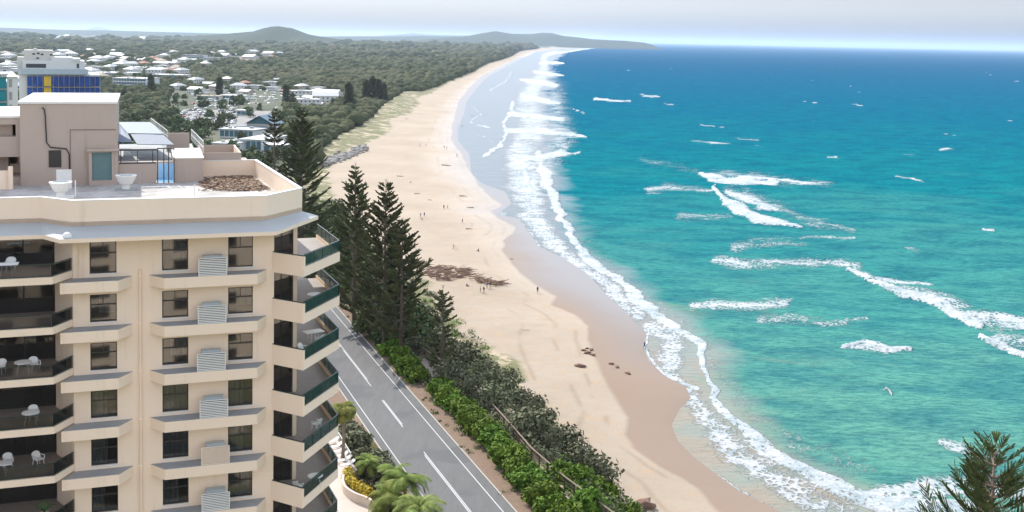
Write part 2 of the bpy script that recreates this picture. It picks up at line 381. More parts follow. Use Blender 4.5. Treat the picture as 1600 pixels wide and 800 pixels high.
# tongues of foam trailing behind the breakers, scattered white caps offshore
caps=vnoise(gx+gy*.3,gy*.35,.055,31,2); 
cm=sst(caps,.86,.93)*sst(off,120,300)*sst(gy,420,700)*(1-sst(gy,2600,4500))
foam=np.maximum(foam,cm*.8)
Sc=curve([(1440,800),(1300,757),(1200,702),(1132,640),(1108,590),(1090,540),(1040,495),(955,435),(898,388),(872,350),(858,300),(850,250),(858,225),(856,200),(848,170),(846,140),(852,115),(862,95),(880,82),(930,74)],0,pre=[(930,-3000),(100,0)],post=[(1250,12000),(1700,16000)])
beyond=(gx-cx(Sc,gy))*cosf(Sc,gy)+(vnoise(gx,gy,.06,8)-.5)*12*np.clip(gy/250,.6,5)
shore=1-sst(beyond,-4,7+np.clip(gy,0,1500)*.006)
# surface: swell and chop
dirx,diry=.86,.5
amp=sst(off,8,90)
ph=(gx*dirx+gy*diry)*2*np.pi/34+ (vnoise(gx,gy,.008,41)-.5)*9
sw=(1-np.abs(np.sin(ph*.5)))**1.6
mid=vnoise(gx*1.0+gy*.25,gy*.55,.12,43,3)-.5
fade=1-sst(np.hypot(gx,gy),900,2500)
zs=amp*fade*(sw*.8+mid*.7)+foam*np.where(foam>.85,.55,.1)*sst(off,2,25)*(1+.8*(vnoise(gx,gy,.5,44,2)-.5))
zs=zs+0.02
teal=np.clip(np.log(np.maximum(gy,60)/130)/np.log(4000/130),0,1)
keep=(off[quads].max(1)>-6)&(np.abs(gx[quads]).max(1)<1e6)
sm=NT('sea'); P=sm.pos()
at=sm.at('dist')
big=sm.noise(1,4,.55,sm.map(P,(.010,.016,.0)),dist=.6)
med=sm.noise(1,5,.6,sm.map(P,(.05,.11,0),rot=(0,0,.35)))
fine=sm.noise(1,5,.65,sm.map(P,(.35,.9,0),rot=(0,0,.3)))
v=sm.math('ADD',at,sm.math('MULTIPLY',sm.math('SUBTRACT',big,.5),.30))
col=sm.ramp(v,[(.0,(.10,.245,.20,1)),(.22,(.048,.215,.20,1)),(.42,(.004,.155,.185,1)),(.62,(.0,.118,.188,1)),(.85,(.0,.095,.185,1)),(1,(.0,.082,.172,1))])
dk=sm.mix(sm.ss(med,.34,.62),(.62,.75,.86,1),(1.18,1.10,1.04,1)); col=sm.mix(1.0,col,dk,'MULTIPLY')  # swell and ripple shading is painted into the colour, here and below
dk=sm.mix(sm.ss(fine,.32,.66),(.60,.72,.80,1),(1.25,1.18,1.1,1)); col=sm.mix(1.0,col,dk,'MULTIPLY')
rip=sm.noise(1,4,.7,sm.map(P,(1.3,3.2,0),rot=(0,0,.25))); dk=sm.mix(sm.ss(rip,.3,.7),(.72,.80,.84,1),(1.2,1.15,1.12,1)); col=sm.mix(1.0,col,dk,'MULTIPLY')
stir=sm.math('MULTIPLY',sm.ss(sm.noise(1,4,.6,sm.map(P,(.018,.03,0)),dist=1),.52,.68),sm.at('inshore')); col=sm.mix(sm.math('MULTIPLY',stir,.6),col,(.15,.23,.18,1))
mur=sm.mix(sm.ss(sm.noise(.06,4,.6,P),.35,.65),(.30,.235,.17,1),(.23,.255,.215,1))
lil=sm.mix(sm.ss(at,.12,.32),mur,(.165,.185,.20,1))
col=sm.mix(sm.at('shore'),col,lil)
fa=sm.at('foam')
lace=sm.noise(1,9,.72,sm.map(P,(.55,.42,0),rot=(0,0,.3)),dist=1.2)
lace2=sm.noise(1,4,.6,sm.map(P,(.10,.16,0)),dist=.8)
cell=sm.t.nodes.new('ShaderNodeTexVoronoi'); cell.feature='DISTANCE_TO_EDGE'; sm.l(sm.map(P,(.9,.7,0)),cell.inputs['Vector']); cell.inputs['Scale'].default_value=1
web=sm.math('SUBTRACT',.16,cell.outputs['Distance'])
lace3=sm.noise(1,5,.7,sm.map(P,(.035,.05,0)),dist=.5)
nn_=sm.math('ADD',sm.math('MULTIPLY',lace,.45),sm.math('ADD',sm.math('MULTIPLY',lace2,.28),sm.math('ADD',sm.math('MULTIPLY',lace3,.22),sm.math('MULTIPLY',web,.45))))
nn_=sm.math('DIVIDE',sm.math('SUBTRACT',nn_,.355),.24)
fm=sm.math('MULTIPLY',sm.ss(sm.math('ADD',nn_,sm.math('MULTIPLY',fa,1.25)),1.0,1.45),sm.ss(fa,.02,.2))
fm=sm.math('MULTIPLY',fm,sm.math('MULTIPLY_ADD',sm.ss(fa,.2,.8),.45,.55))
fcol=sm.mix(sm.ss(sm.math('ADD',sm.math('MULTIPLY',lace2,.5),sm.math('MULTIPLY',lace,.5)),.36,.58),(.32,.41,.43,1),(.58,.60,.61,1))
sm.base(sm.mix(fm,col,fcol))
rg=sm.math('ADD',.30,sm.math('MULTIPLY',fm,.5)); sm.set(rough=rg,spec=0.0)
sm.l(sm.math('MULTIPLY',sm.at('shore'),.10),sm.b.inputs['Specular IOR Level'])
bh=sm.math('ADD',sm.math('MULTIPLY',fine,.45),sm.math('ADD',sm.math('MULTIPLY',med,1.6),sm.math('MULTIPLY',sm.math('MULTIPLY',fm,lace),1.6)))
sm.bump(bh,.75,.8)
me=np_mesh('sea',np.stack([gx,gy,zs],1),quads[keep],[sm.m],True)
for nme,v in (('inshore',(1-sst(beyond,8,70))*(1-sst(gy,260,420))),('foam',foam),('shore',np.clip(shore,0,1)*.95),('dist',teal)): attr(me,nme,v)
sea=link(bpy.data.objects.new('sea',me)); tag(sea,kind='structure')
# ------------------------------------------------------------------ haze and far hills
hb=MB(); hb.box(-60000,60000,-8000,110000,-8,300)
hm=bpy.data.materials.new('haze'); hm.use_nodes=True; hn=hm.node_tree; hn.nodes.remove(hn.nodes['Principled BSDF'])
hv=hn.nodes.new('ShaderNodeVolumePrincipled'); hv.inputs['Color'].default_value=(.64,.79,1,1); hv.inputs['Density'].default_value=3.5e-5; hv.inputs['Anisotropy'].default_value=0.2
hn.links.new(hv.outputs[0],hn.nodes['Material Output'].inputs['Volume'])
hz_o=hb.build('haze',hm); tag(hz_o,kind='stuff')
hillm=NT('hill'); P=hillm.pos()
hillm.base(hillm.mix(hillm.noise(.004,6,.65,P),(.02,.035,.016,1),(.065,.08,.04,1))).set(.95,spec=.1)
def hill(name,prof,Y,depth,z0=0,mat=hillm.m,seed=1):
    """prof: (px,py) skyline; real ridge of the given depth standing at distance Y"""
    xs=[];zs_=[]
    for a_,b_ in prof:
        X,Yr,Z=ray(a_,b_); xs.append(float(X/Yr*Y)); zs_.append(float(Z/Yr*Y+H))
    xx=np.linspace(xs[0],xs[-1],160); zz=np.interp(xx,xs,zs_); v=np.linspace(-1,1,25)
    XX,VV=np.meshgrid(xx,v); ZZ=np.interp(XX,xx,zz)
    pr=np.clip(1-np.abs(VV)**1.6,0,1); nn=vnoise(XX+9000,VV*depth+20000,.0016,seed,5)-.5
    zz2=z0+(ZZ-z0)*pr*(1+nn*.35*(np.abs(VV)>.08)); 
    V=np.stack([XX.ravel(),(Y+VV*depth).ravel(),zz2.ravel()],1); n,m=XX.shape; I=np.arange(n*m).reshape(n,m)
    q=np.stack([I[:-1,:-1].ravel(),I[:-1,1:].ravel(),I[1:,1:].ravel(),I[1:,:-1].ravel()],1)
    o=link(bpy.data.objects.new(name,np_mesh(name,V,q,[mat],True))); tag(o,kind='structure'); return o
hill('hill',[(250,60),(290,57.5),(330,55.5),(365,53.5),(390,51.5),(405,50.5),(415,47),(428,44.5),(440,44),(452,45.5),(465,50),(478,54.5),(495,57),(515,60),(540,63)],6500,900,seed=2)
hill('hill',[(640,64),(670,61),(700,58.5),(735,56),(755,53),(775,50),(800,53),(830,53),(848,51),(862,51.5),(880,56),(905,58.5),(925,61),(950,62.5),(975,63.5),(1006,66.5)],11500,1400,seed=3)
hill('hill',[(-420,38),(-200,40),(-60,42),(0,43),(60,45.5),(150,47.5),(260,50),(380,53),(500,57),(560,56.5),(600,57),(660,56),(720,57.5),(780,59),(850,63)],15500,1800,seed=4)
hill('hill',[(120,50),(140,46.5),(152,42.5),(165,45),(185,50)],40000,1200,seed=5)
hill('hill',[(560,58),(620,54),(645,52),(670,54),(740,55.5),(780,60)],30000,1500,seed=6)
# ------------------------------------------------------------------ road, verge, path
def strip(name,L,Rr,z,mat,kind='structure',dz=0.0,n=60,flat=True):
    """ribbon between two polylines of world xy points (same parameter)"""
    def res(P,n):
        P=np.array(P); d_=np.concatenate([[0],np.cumsum(np.hypot(*(P[1:]-P[:-1]).T))]); t=np.linspace(0,d_[-1],n); return np.stack([np.interp(t,d_,P[:,0]),np.interp(t,d_,P[:,1])],1)
    A=res(L,n);Bq=res(Rr,n); V=[];Fq=[]
    for i in range(n):
        for p in (A[i],Bq[i]):
            V.append((p[0],p[1],(z if flat else hz1(p[0],p[1]))+dz))
    for i in range(n-1): Fq.append((2*i,2*i+1,2*i+3,2*i+2))
    mb=MB(); mb.add(V,Fq); o=mb.build(name,mat)
    tag(o,kind=kind); return o
# the road's centre line in world metres
RC=[(60,-40),(22,52),(0.5-3.2+.9,118)]+[tuple(map(float,G(a_,b_,14))) for a_,b_ in ((664.5,705.5),(625,655),(579,600),(531.5,546))]+[(-33.5,196),(-44,225),(-58,262),(-78,315),(-105,385),(-130,450)]
RC=np.array(sorted(RC,key=lambda p:p[1]))
RC[:,0]=np.interp(RC[:,1],RC[:,1],RC[:,0])
def rz(y): return float(plateau(np.array([y]))[0])
def roadoff(o,y0=-40,y1=450,n=80):
    Y=np.linspace(y0,y1,n); 
    fit=np.poly1d(np.polyfit(RC[:,1],RC[:,0],4)); X=fit(Y); s=fit.deriv()(Y); k=np.sqrt(1+s*s)
    return [(float(x+o/k_),float(y-o*s_/k_)) for x,y,s_,k_ in zip(X,Y,s,k)]
def ribbon(name,o0,o1,dz,mat,y0=-40,y1=450,n=80,kind='structure',parent=None,h=0):
    A=roadoff(o0,y0,y1,n);Bq=roadoff(o1,y0,y1,n); mb=MB(); V=[];Fq=[]
    for p,q in zip(A,Bq):
        V+= [(p[0],p[1],rz(p[1])+dz),(q[0],q[1],rz(q[1])+dz)]
        if h: V+=[(p[0],p[1],rz(p[1])+dz-h),(q[0],q[1],rz(q[1])+dz-h)]
    m=4 if h else 2
    for i in range(len(A)-1):
        a_=m*i; Fq.append((a_,a_+1,a_+m+1,a_+m))
        if h: Fq+=[(a_+2,a_,a_+m,a_+m+2),(a_+1,a_+3,a_+m+3,a_+m+1)]
    mb.add(V,Fq)
    o=mb.build(name,mat,parent); 
    if kind: tag(o,kind=kind)
    return o
asph=NT('asphalt'); P=asph.pos(); c1=asph.mix(asph.noise(1,6,.7,asph.map(P,(.9,.12,1),rot=(0,0,-.39))),(.08,.08,.08,1),(.165,.16,.155,1)); c1=asph.mix(asph.ss(asph.noise(.09,3,.5,P),.55,.6),c1,(.10,.10,.10,1)); c1=asph.mix(asph.ss(asph.noise(18,2,.5,P),.5,.75),c1,(.19,.19,.185,1)); asph.base(c1).set(.85,spec=.25); asph=asph.m
paint=simple('road_paint',(.55,.55,.53),.6,var=.25,sc=3)
kerbm=simple('kerb_concrete',(.42,.39,.35),.8,var=.2,sc=1)
grassm=NT('verge_grass'); P=grassm.pos(); grassm.base(grassm.mix(grassm.ss(grassm.noise(.6,6,.7,P),.35,.65),(.055,.085,.02,1),(.16,.12,.06,1))).set(.95,spec=.1); grassm.bump(grassm.noise(9,4,.7,P),.8,.1); grassm=grassm.m
soil=NT('soil'); P=soil.pos(); soil.base(soil.mix(soil.noise(1.2,7,.7,P),(.13,.085,.06,1),(.30,.22,.16,1))).set(.95,spec=.1); soil=soil.m
pathm=simple('path_paving',(.30,.24,.20),.8,var=.25,sc=.8)
ribbon('road',-5.0,4.9,.02,asph)
ribbon('verge',5.05,8.0,.13,soil,h=.12); ribbon('verge',-14,-5.15,.13,soil,h=.12)
ribbon('kerb',4.9,5.05,.15,kerbm,h=.15); ribbon('kerb',-5.15,-5.0,.15,kerbm,h=.15)
ribbon('path',9.6,12.2,.16,pathm,h=.12)
mk=[ribbon('road_marking',-3.94,-3.83,.026,paint),ribbon('road_marking',3.56,3.67,.026,paint)]
for (y0,y1) in ((20,80),(88,97),(104,113)): pass
for (y0,y1,o_) in ((60,137.5,-.12),(60,138.5,.10),(147.5,158.5,-.10),(148.5,158.5,.10),(165,184,-.10),(168,230,.10),(186,232,-.12)):
    ribbon('road_marking',o_-.055,o_+.055,.026,paint,y0,y1,24)
# ------------------------------------------------------------------ apartment building (frame: u along the facade, w towards the camera, z relative to the camera)
YAW,DIST=0.32725,73.83932
UC,YC,ZB=-26.0,10.0,-54.0
def FB(px,py,w=0.0):
    X,Y,Z=[float(q) for q in ray(px,py)]
    nx,ny=math.sin(YAW),-math.cos(YAW); ox,oy=nx*w,DIST+ny*w
    t=(ox*nx+oy*ny)/(X*nx+Y*ny); Pp=(X*t-ox,Y*t-oy)
    return Pp[0]*math.cos(YAW)+Pp[1]*math.sin(YAW), Z*t
def UWZ(px,py,z):
    x,y=G(px,py,z+H); x=float(x);y=float(y)-DIST
    return x*math.cos(YAW)+y*math.sin(YAW), x*math.sin(YAW)-y*math.cos(YAW)
def bworld(u,w,z): return Vector((u*math.cos(YAW)+w*math.sin(YAW),DIST+u*math.sin(YAW)-w*math.cos(YAW),z+H))
bld=empty('apartment_building',bworld(UC,-YC,ZB),YAW)
tag(bld,'cream high-rise apartment block with stacked balconies in the left foreground beside the road','building')
OFF=(-UC,-YC,-ZB)
def bpart(mb,name,mats,parent=None,at_=None,smooth=False):
    o=mb.build(name,mats,parent or bld,smooth)
    if parent is None: o.location=Vector(OFF)+(Vector(at_) if at_ else Vector())
    elif at_: o.location=at_
    return o
def cpart(o,name,parent,loc):
    c=o.copy(); COL.objects.link(c); c.parent=parent; c.location=loc; return c
def band(mb,pts,t,z0,z1,mi=0,closed=False):
    """upright wall along (u,y) points, thickness t to the left of travel"""
    n=len(pts); P=[Vector(p) for p in pts]; off_=[]
    for i in range(n):
        a_=P[i]-P[i-1] if (i>0 or closed) else P[1]-P[0]; b_=P[(i+1)%n]-P[i] if (i<n-1 or closed) else a_
        na=Vector((-a_.y,a_.x)).normalized(); nb=Vector((-b_.y,b_.x)).normalized(); m=(na+nb); m=m/(m.dot(na)) if m.length>.1 else na
        off_.append(P[i]+m*t)
    V=[];
    for p,q in zip(P,off_): V+=[(p.x,p.y,z0),(q.x,q.y,z0),(q.x,q.y,z1),(p.x,p.y,z1)]
    Fq=[]
    for i in range(n if closed else n-1):
        a_=4*i;b_=4*((i+1)%n)
        for k in range(4): Fq.append((a_+k,b_+k,b_+(k+1)%4,a_+(k+1)%4))
    if not closed: Fq+=[(0,1,2,3),(4*n-1,4*n-2,4*n-3,4*n-4)]
    mb.add(V,Fq,mi)
def Y(w): return -w
# --- materials
def wallmat(name,c,streak=.5):
    m=NT(name); P=m.obj()
    st=m.noise(1,5,.65,m.map(P,(1.6,1.6,.12))); bl=m.noise(.22,5,.6,P); gr=m.noise(30,2,.5,P)
    col=m.mix(bl,tuple(x*.93 for x in c)+(1,),tuple(min(1,x*1.05) for x in c)+(1,))
    col=m.mix(m.math('MULTIPLY',m.ss(st,.55,.8),streak),col,(c[0]*.66,c[1]*.62,c[2]*.57,1))
    m.base(col).set(.85,spec=.2); m.bump(gr,.25,.01); return m.m
M_wall=wallmat('cream_render',(.86,.69,.53),.5)
M_pent=wallmat('pink_beige_render',(.45,.365,.305),.5)
M_ledge=simple('grey_ledge_top',(.32,.33,.33),.8,var=.25,sc=.8)
M_eave=simple('grey_blue_metal_roofing',(.38,.40,.40),.6,var=.06,sc=.5)
M_frame=simple('dark_bronze_frame',(.03,.028,.026),.4)
M_rail=simple('dark_green_rail',(.02,.04,.035),.4)
M_white=simple('white_paint',(.74,.73,.69),.5,var=.07)
M_core=simple('dark_interior',(.07,.055,.05),.9,var=.5,sc=.6)  # dark colour stands in for the shade inside the rooms
M_floor=simple('balcony_tiles',(.27,.235,.21),.7,var=.2,sc=2)
M_cur=NT('curtain_fabric'); P=M_cur.obj(); M_cur.base(M_cur.mix(M_cur.noise(1,3,.5,M_cur.map(P,(14,1,.4))),(.16,.22,.27,1),(.50,.58,.62,1))).set(.9); M_cur=M_cur.m
def glassmat(name,tint,alpha,rough=.03,tc=None,ior=1.5):
    m=NT(name); m.b.inputs['Base Color'].default_value=tint; m.set(rough,spec=.8)
    tr=m.n('BsdfTransparent'); tr.inputs[0].default_value=(tint[0]*1.2+.84,tint[1]*1.2+.84,tint[2]*1.2+.84,1)
    if tc: tr.inputs[0].default_value=tc+(1,)
    fr=m.n('Fresnel'); fr.inputs[0].default_value=ior; m.b.inputs['IOR'].default_value=ior
    mx=m.n('MixShader'); m.l(m.math('MULTIPLY_ADD',fr.outputs[0],.8,alpha,clamp=True),mx.inputs[0]); m.l(tr.outputs[0],mx.inputs[1]); m.l(m.b.outputs[0],mx.inputs[2]); m.l(mx.outputs[0],m.out.inputs[0]); return m.m
M_glass=glassmat('window_glass',(.05,.05,.045,1),.16,ior=2.3)
M_green=glassmat('green_balustrade_glass',(.04,.08,.065,1),.10,.03,(.80,.90,.85))
M_smoke=glassmat('smoked_balustrade_glass',(.03,.03,.027,1),.30)
# --- floors
ROWB=-14.73
cols=[(-26.895,-25.356),(-22.709,-21.151),(-18.730,-17.203)]
holes=[]
NR=13
for r in range(NR):
    for (a_,b_) in cols:
        zb=ROWB-3*r; holes.append((a_,b_,zb,zb+(2.01 if r==0 else 1.71)))
fw=MB(); us=sorted({-27.85,-16.0}|{h_[0] for h_ in holes}|{h_[1] for h_ in holes}); zl=sorted({-53.9,-11.9}|{h_[2] for h_ in holes if h_[2]>-53}|{h_[3] for h_ in holes if h_[3]>-53})
hset={(round(h_[0],3),round(h_[2],3)) for h_ in holes}
for i in range(len(us)-1):
    for j in range(len(zl)-1):
        um,zm=(us[i]+us[i+1])/2,(zl[j]+zl[j+1])/2
        if any(h_[0]<um<h_[1] and h_[2]<zm<h_[3] for h_ in holes): continue
        fw.add([(us[i],0,zl[j]),(us[i+1],0,zl[j]),(us[i+1],0,zl[j+1]),(us[i],0,zl[j+1])],[(0,1,2,3)])
for (a_,b_,z0,z1) in holes:
    fw.add([(a_,0,z0),(b_,0,z0),(b_,0,z1),(a_,0,z1),(a_,.22,z0),(b_,.22,z0),(b_,.22,z1),(a_,.22,z1)],[(0,4,5,1),(1,5,6,2),(2,6,7,3),(3,7,4,0)])
fw.add([(-29.0,2.0,-53.9),(-27.85,0,-53.9),(-27.85,0,-11.9),(-29.0,2.0,-11.9)],[(0,1,2,3)])
fw.box(-16.0,-15.88,0.002,2.3,-53.9,-12.45); fw.box(-14.42,-14.2,1.9,2.2,-53.9,-12.45)
fw.box(-14.4,-13.9,9.3,20.3,-53.9,-12.45)
bpart(fw,'wall',M_wall)
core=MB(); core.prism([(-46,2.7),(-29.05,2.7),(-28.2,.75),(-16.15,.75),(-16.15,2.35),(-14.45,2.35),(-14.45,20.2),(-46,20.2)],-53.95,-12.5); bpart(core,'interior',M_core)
# windows
def window(hh):
    W=1.558; m=MB(); t=.07
    for (a_,b_,c0,c1) in ((0,W,0,t),(0,W,hh-t,hh),(0,t,t,hh-t),(W-t,W,t,hh-t),(t,W-t,hh*.60,hh*.60+.085)): m.box(a_,b_,.10,.17,c0,c1)
    m.box(W*.47,W*.47+.05,.105,.165,hh*.60+.085,hh-t)
    fr=m
    g=MB(); g.box(t,W-t,.13,.138,t,hh-t)
    return fr,g
def curtain(x0,x1,hh,drop=.05):
    c=MB(); n=int((x1-x0)/.05); V=[];Fq=[]
    for i in range(n+1):
        x=x0+(x1-x0)*i/n; y=.30+.03*math.sin(i*1.3)+.015*math.sin(i*.37)
        V+=[(x,y,drop),(x,y,hh-.05)]
    for i in range(n): Fq.append((2*i,2*i+2,2*i+3,2*i+1))
    return c.add(V,Fq)
wm={h_:[q.mesh(nm,mt) for q,nm,mt in zip(window(h_),('window_frame','pane'),(M_frame,M_glass))] for h_ in (2.01,1.71)}
cms=[curtain(.06,.95,1.7).mesh('curtain',M_cur),curtain(.06,1.5,1.7).mesh('curtain',M_cur),curtain(.06,.75,1.7).mesh('curtain',M_cur),curtain(.5,1.5,1.7,.5).mesh('curtain',M_cur)]
silm=MB(); silm.box(-.03,1.59,-.05,.08,-.07,-.003); silm=silm.mesh('sill',M_white)
for r in range(9):
    for ci,(a_,b_) in enumerate(cols):
        hh=2.01 if r==0 else 1.71; f_,g_=wm[hh]
        o=bpy.data.objects.new('window',f_); link(o,bld); o.location=(a_+OFF[0],OFF[1],ROWB-3*r+OFF[2])
        p_=bpy.data.objects.new('pane',g_); link(p_,o); s_=bpy.data.objects.new('sill',silm); link(s_,o)
        if r>=3: cu=bpy.data.objects.new('curtain',cms[[0,1,0][ci] if r<5 else [2,0,1][ci]]); link(cu,o)
        elif (r+ci)%2: cu=bpy.data.objects.new('curtain',cms[3]); link(cu,o)
# ledges with hoods, grey top
def ledge(P4,ztop=-14.97,th=.66):
    m=MB(); m.prism(P4,ztop-th,ztop-.004); m.prism([(x,y) for x,y in P4],ztop-.004,ztop+.012,1); return m
lA=[(-28.5,-1.17),(-25.25,-1.17),(-24.45,-.002),(-27.85,-.002)]
lB=[(-23.45,-.002),(-22.6,-1.15),(-17.03,-1.15),(-16.35,-.002)]
l1=l2=None
for r in range(NR-1):
    if r==0: l1=bpart(ledge(lA),'ledge',[M_wall,M_ledge]); l2=bpart(ledge(lB),'ledge',[M_wall,M_ledge])
    else:
        cpart(l1,'ledge',bld,Vector(OFF)+Vector((0,0,-3*r))); cpart(l2,'ledge',bld,Vector(OFF)+Vector((0,0,-3*r)))
# air conditioner behind a louvred screen on every right-hand ledge
scr=[(310,355,402.5),(309,354,475),(308,353,548),(312,355.5,624),(314.5,358.5,696),(315,358,768),(316,359,842),(317,360,915)]
def louvre(W,Hh,n=9):
    m=MB(); m.box(.03,W-.03,.06,.07,.03,Hh-.03,1); m.box(0,.045,0,.05,0,Hh);m.box(W-.045,W,0,.05,0,Hh);m.box(.045,W-.045,0,.05,Hh-.05,Hh);m.box(.045,W-.045,0,.05,0,.05)  # first box: darker backing sheet standing in for shade between the slats
    for i in range(n):
        z=.09+i*(Hh-.15)/n; m.box(.045,W-.045,.004,.03,z,z+(Hh-.15)/n*.58)
    return m
lm=louvre(1.72,1.12).mesh('louvre_screen',[M_white,M_frame]); lm2=louvre(1.72,1.12,16).mesh('louvre_screen',[M_wall,M_ledge])
acm=MB(); acm.box(.28,1.45,.12,.75,.02,1.2); acm.tube([(.86,.43,1.2),(.86,.43,1.225)],.24,12); acm=acm.mesh('air_conditioner',simple('ac_grey',(.42,.47,.48),.5))
for i,(a_,b_,t_) in enumerate(scr):
    u0=FB(a_,t_,1.12)[0]; zz=-14.955-3*i
    o=bpy.data.objects.new('louvre_screen',lm2 if i==4 else lm); link(o,bld); o.location=(u0+OFF[0],-1.12+OFF[1],zz+OFF[2])
    q=bpy.data.objects.new('air_conditioner',acm); link(q,bld); q.location=(u0+OFF[0],-1.05+OFF[1],zz+OFF[2])
dp=MB(); dp.tube([(-24.0,-.09,-14.55),(-24.0,-.09,-53.5)],.075,8)
for r in range(NR): dp.box(-24.12,-23.88,-.16,-.004,-15.0-3*r,-14.9-3*r)
dp.tube([(-27.55,-.05,-12.5),(-27.55,-.05,-14.95)],.02,5)
bpart(dp,'downpipe',M_wall)
# left balconies
LP=[(-41,-1.7),(-28.85,-1.7),(-27.87,-.02),(-29.02,2.0),(-29.02,2.6),(-41,2.6)]
def glassrail(pts,z0,z1,mglass,name_par,posts=1.6,top=True):
    """rail mesh + glass mesh along (u,y) points"""
    rl=MB(); gl=MB()
    for p,q in zip(pts[:-1],pts[1:]):
        p=Vector(p);q=Vector(q);L=(q-p).length;d_=(q-p)/L;n=max(1,round(L/posts)); nn=Vector((-d_.y,d_.x))
        for k in range(n+1):
            c=p+d_*(L*k/n); rl.box(c.x-.025,c.x+.025,c.y-.025,c.y+.025,z0,z1-.002)
        for k in range(n):
            a_=p+d_*(L*k/n+.05);b_=p+d_*(L*(k+1)/n-.05)
            v=[(a_.x,a_.y,z0+.07),(b_.x,b_.y,z0+.07),(b_.x,b_.y,z1-.05),(a_.x,a_.y,z1-.05)]; v2=[(x+nn.x*.01,y+nn.y*.01,z) for x,y,z in v]
            gl.add(v+v2,[(0,1,2,3),(7,6,5,4),(0,4,5,1),(1,5,6,2),(2,6,7,3),(3,7,4,0)])
        a_=p-d_*.02;b_=q+d_*.02
        for zz in (z0+.035,z1):
            V=[];
            for c in (a_,b_):
                for sx,sz in ((-1,-1),(1,-1),(1,1),(-1,1)): V.append((c.x+nn.x*.035*sx,c.y+nn.y*.035*sx,zz+.022*sz))
            rl.add(V,[(0,1,5,4),(1,2,6,5),(2,3,7,6),(3,0,4,7),(0,3,2,1),(4,5,6,7)])
    return rl,gl
def doors(u0,u1,y,z0,z1,n):
    fr=MB();pn=MB(); W=(u1-u0)/n
    for k in range(n+1): fr.box(u0+k*W-.04,u0+k*W+.04,y,y+.08,z0,z1)
    fr.box(u0,u1,y+.01,y+.07,z1-.08,z1+.0); fr.box(u0,u1,y+.01,y+.07,z0,z0+.1)
    for k in range(n): pn.box(u0+k*W+.04,u0+(k+1)*W-.04,y+.03,y+.04,z0+.1,z1-.08)
    return fr,pn
def balcony(slab_mb,rails,dr,z,mats):
    s_=bpart(slab_mb,'balcony',mats)
    rl,gl=rails; r_=rl.build('railing',M_rail,s_); g_=gl.build('glass_panels',mats[2],s_)
    f_,p_=dr; f_.build('door_frame',M_frame,s_); p_.build('door_pane',M_glass,s_); return s_
sl=MB(); sl.prism(LP,-14.88,-14.46); sl.prism([(-41,-1.55),(-28.95,-1.55),(-28.05,-.02),(-29.04,1.98),(-29.04,2.58),(-41,2.58)],-14.46,-14.445,1)
rr=glassrail([(-41,-1.62),(-28.9,-1.62),(-27.93,-.06)],-14.43,-13.70,M_smoke,None,2.9)
bl0=balcony(sl,rr,doors(-41,-29.1,2.3,-14.44,-12.46,7),0,[M_wall,M_floor,M_smoke])
def clone(o,dz,mats_glass=None):
    c=o.copy(); COL.objects.link(c); c.parent=bld; c.location=o.location+Vector((0,0,dz))
    for ch in o.children:
        k=ch.copy(); COL.objects.link(k); k.parent=c
    return c
for r in range(1,NR-1): clone(bl0,-3*r)
# right balconies
A_,B_,C_,D_=(-16.0,-.02),(-14.25,-1.92),(-11.25,2.4),(-11.7,9.2)
RP=[A_,B_,C_,D_,(-14.2,9.2),(-14.2,2.2),(-15.98,2.2)]
sr_=MB(); sr_.prism(RP,-15.15,-14.76); sr_.prism([(-15.9,.02),(-14.28,-1.7),(-11.42,2.4),(-11.86,9.1),(-14.18,9.1),(-14.18,2.2),(-15.88,2.2)],-14.76,-14.745,1)
band(sr_,[A_,B_],.14,-14.76,-13.87); band(sr_,[B_,C_,D_],.14,-14.76,-14.52)
sr_.box(-14.2,-14.12,2.2,9.2,-14.75,-12.5,0)
rr=glassrail([(-14.2,-1.82),(-11.31,2.38),(-11.77,9.1)],-14.50,-13.74,M_green,None,1.3)
band(rr[0],[(-16.0,.03),(-14.22,-1.87)],.05,-13.87,-13.81)
br0=balcony(sr_,rr,doors(-15.98,-14.42,1.95,-14.74,-12.52,2),0,[M_wall,M_floor,M_green])
d2=doors(-14.1,-14.02,2.2,-14.74,-12.52,1)
for r in range(1,NR-1):
    c=clone(br0,-3*r)
# side glazing of the right-hand rooms is part of the balcony recess
# --- eave
inn=[(-46,1.9),(-29.8,1.9),(-27.85,-.001),(-16.4,-.1),(-13.7,3.06)]
out=[(-46,-.1),(-29.5,-.1),(-28.45,-1.9),(-15.95,-1.9),(-12.55,3.5)]
ev=MB(); V=[];n=len(inn)
for (a_,b_) in zip(inn,out): V+=[(a_[0],a_[1],-11.78),(b_[0],b_[1],-12.2),(b_[0],b_[1],-12.44),(a_[0],a_[1],-12.44)]
Fq=[(4*i+k,4*i+(k+1)%4,4*i+4+(k+1)%4,4*i+4+k) for i in range(n-1) for k in range(4)]
mi=[[0,1,1,1][k] for i in range(n-1) for k in range(4)]
for f_,m_ in zip(Fq,mi): ev.f.append(f_); ev.m.append(m_)
ev.v+=V; ev.add([V[-4],V[-3],V[-2],V[-1]],[(0,3,2,1)],1)
bpart(ev,'eave',[M_eave,M_wall])
sm_=MB()
for u_ in (-27.2,-22.1,-18.6): sm_.box(u_-.012,u_+.012,-1.9,-.1,-12.26,-12.1)
dome=MB()
for k in range(5):
    pass
dm=[(.28*math.cos(t),.30*math.sin(t)) for t in [i*math.pi/12 for i in range(7)]]
Vd=[];
for (rr_,zz) in dm: Vd+=[(rr_*math.cos(q*math.pi/6),rr_*math.sin(q*math.pi/6),zz) for q in range(12)]
dome.add([(x+-28.05,y-1.5,z-12.15) for x,y,z in Vd],[(i*12+q,i*12+(q+1)%12,(i+1)*12+(q+1)%12,(i+1)*12+q) for i in range(6) for q in range(12)])
bpart(dome,'vent_dome',M_white,smooth=True)
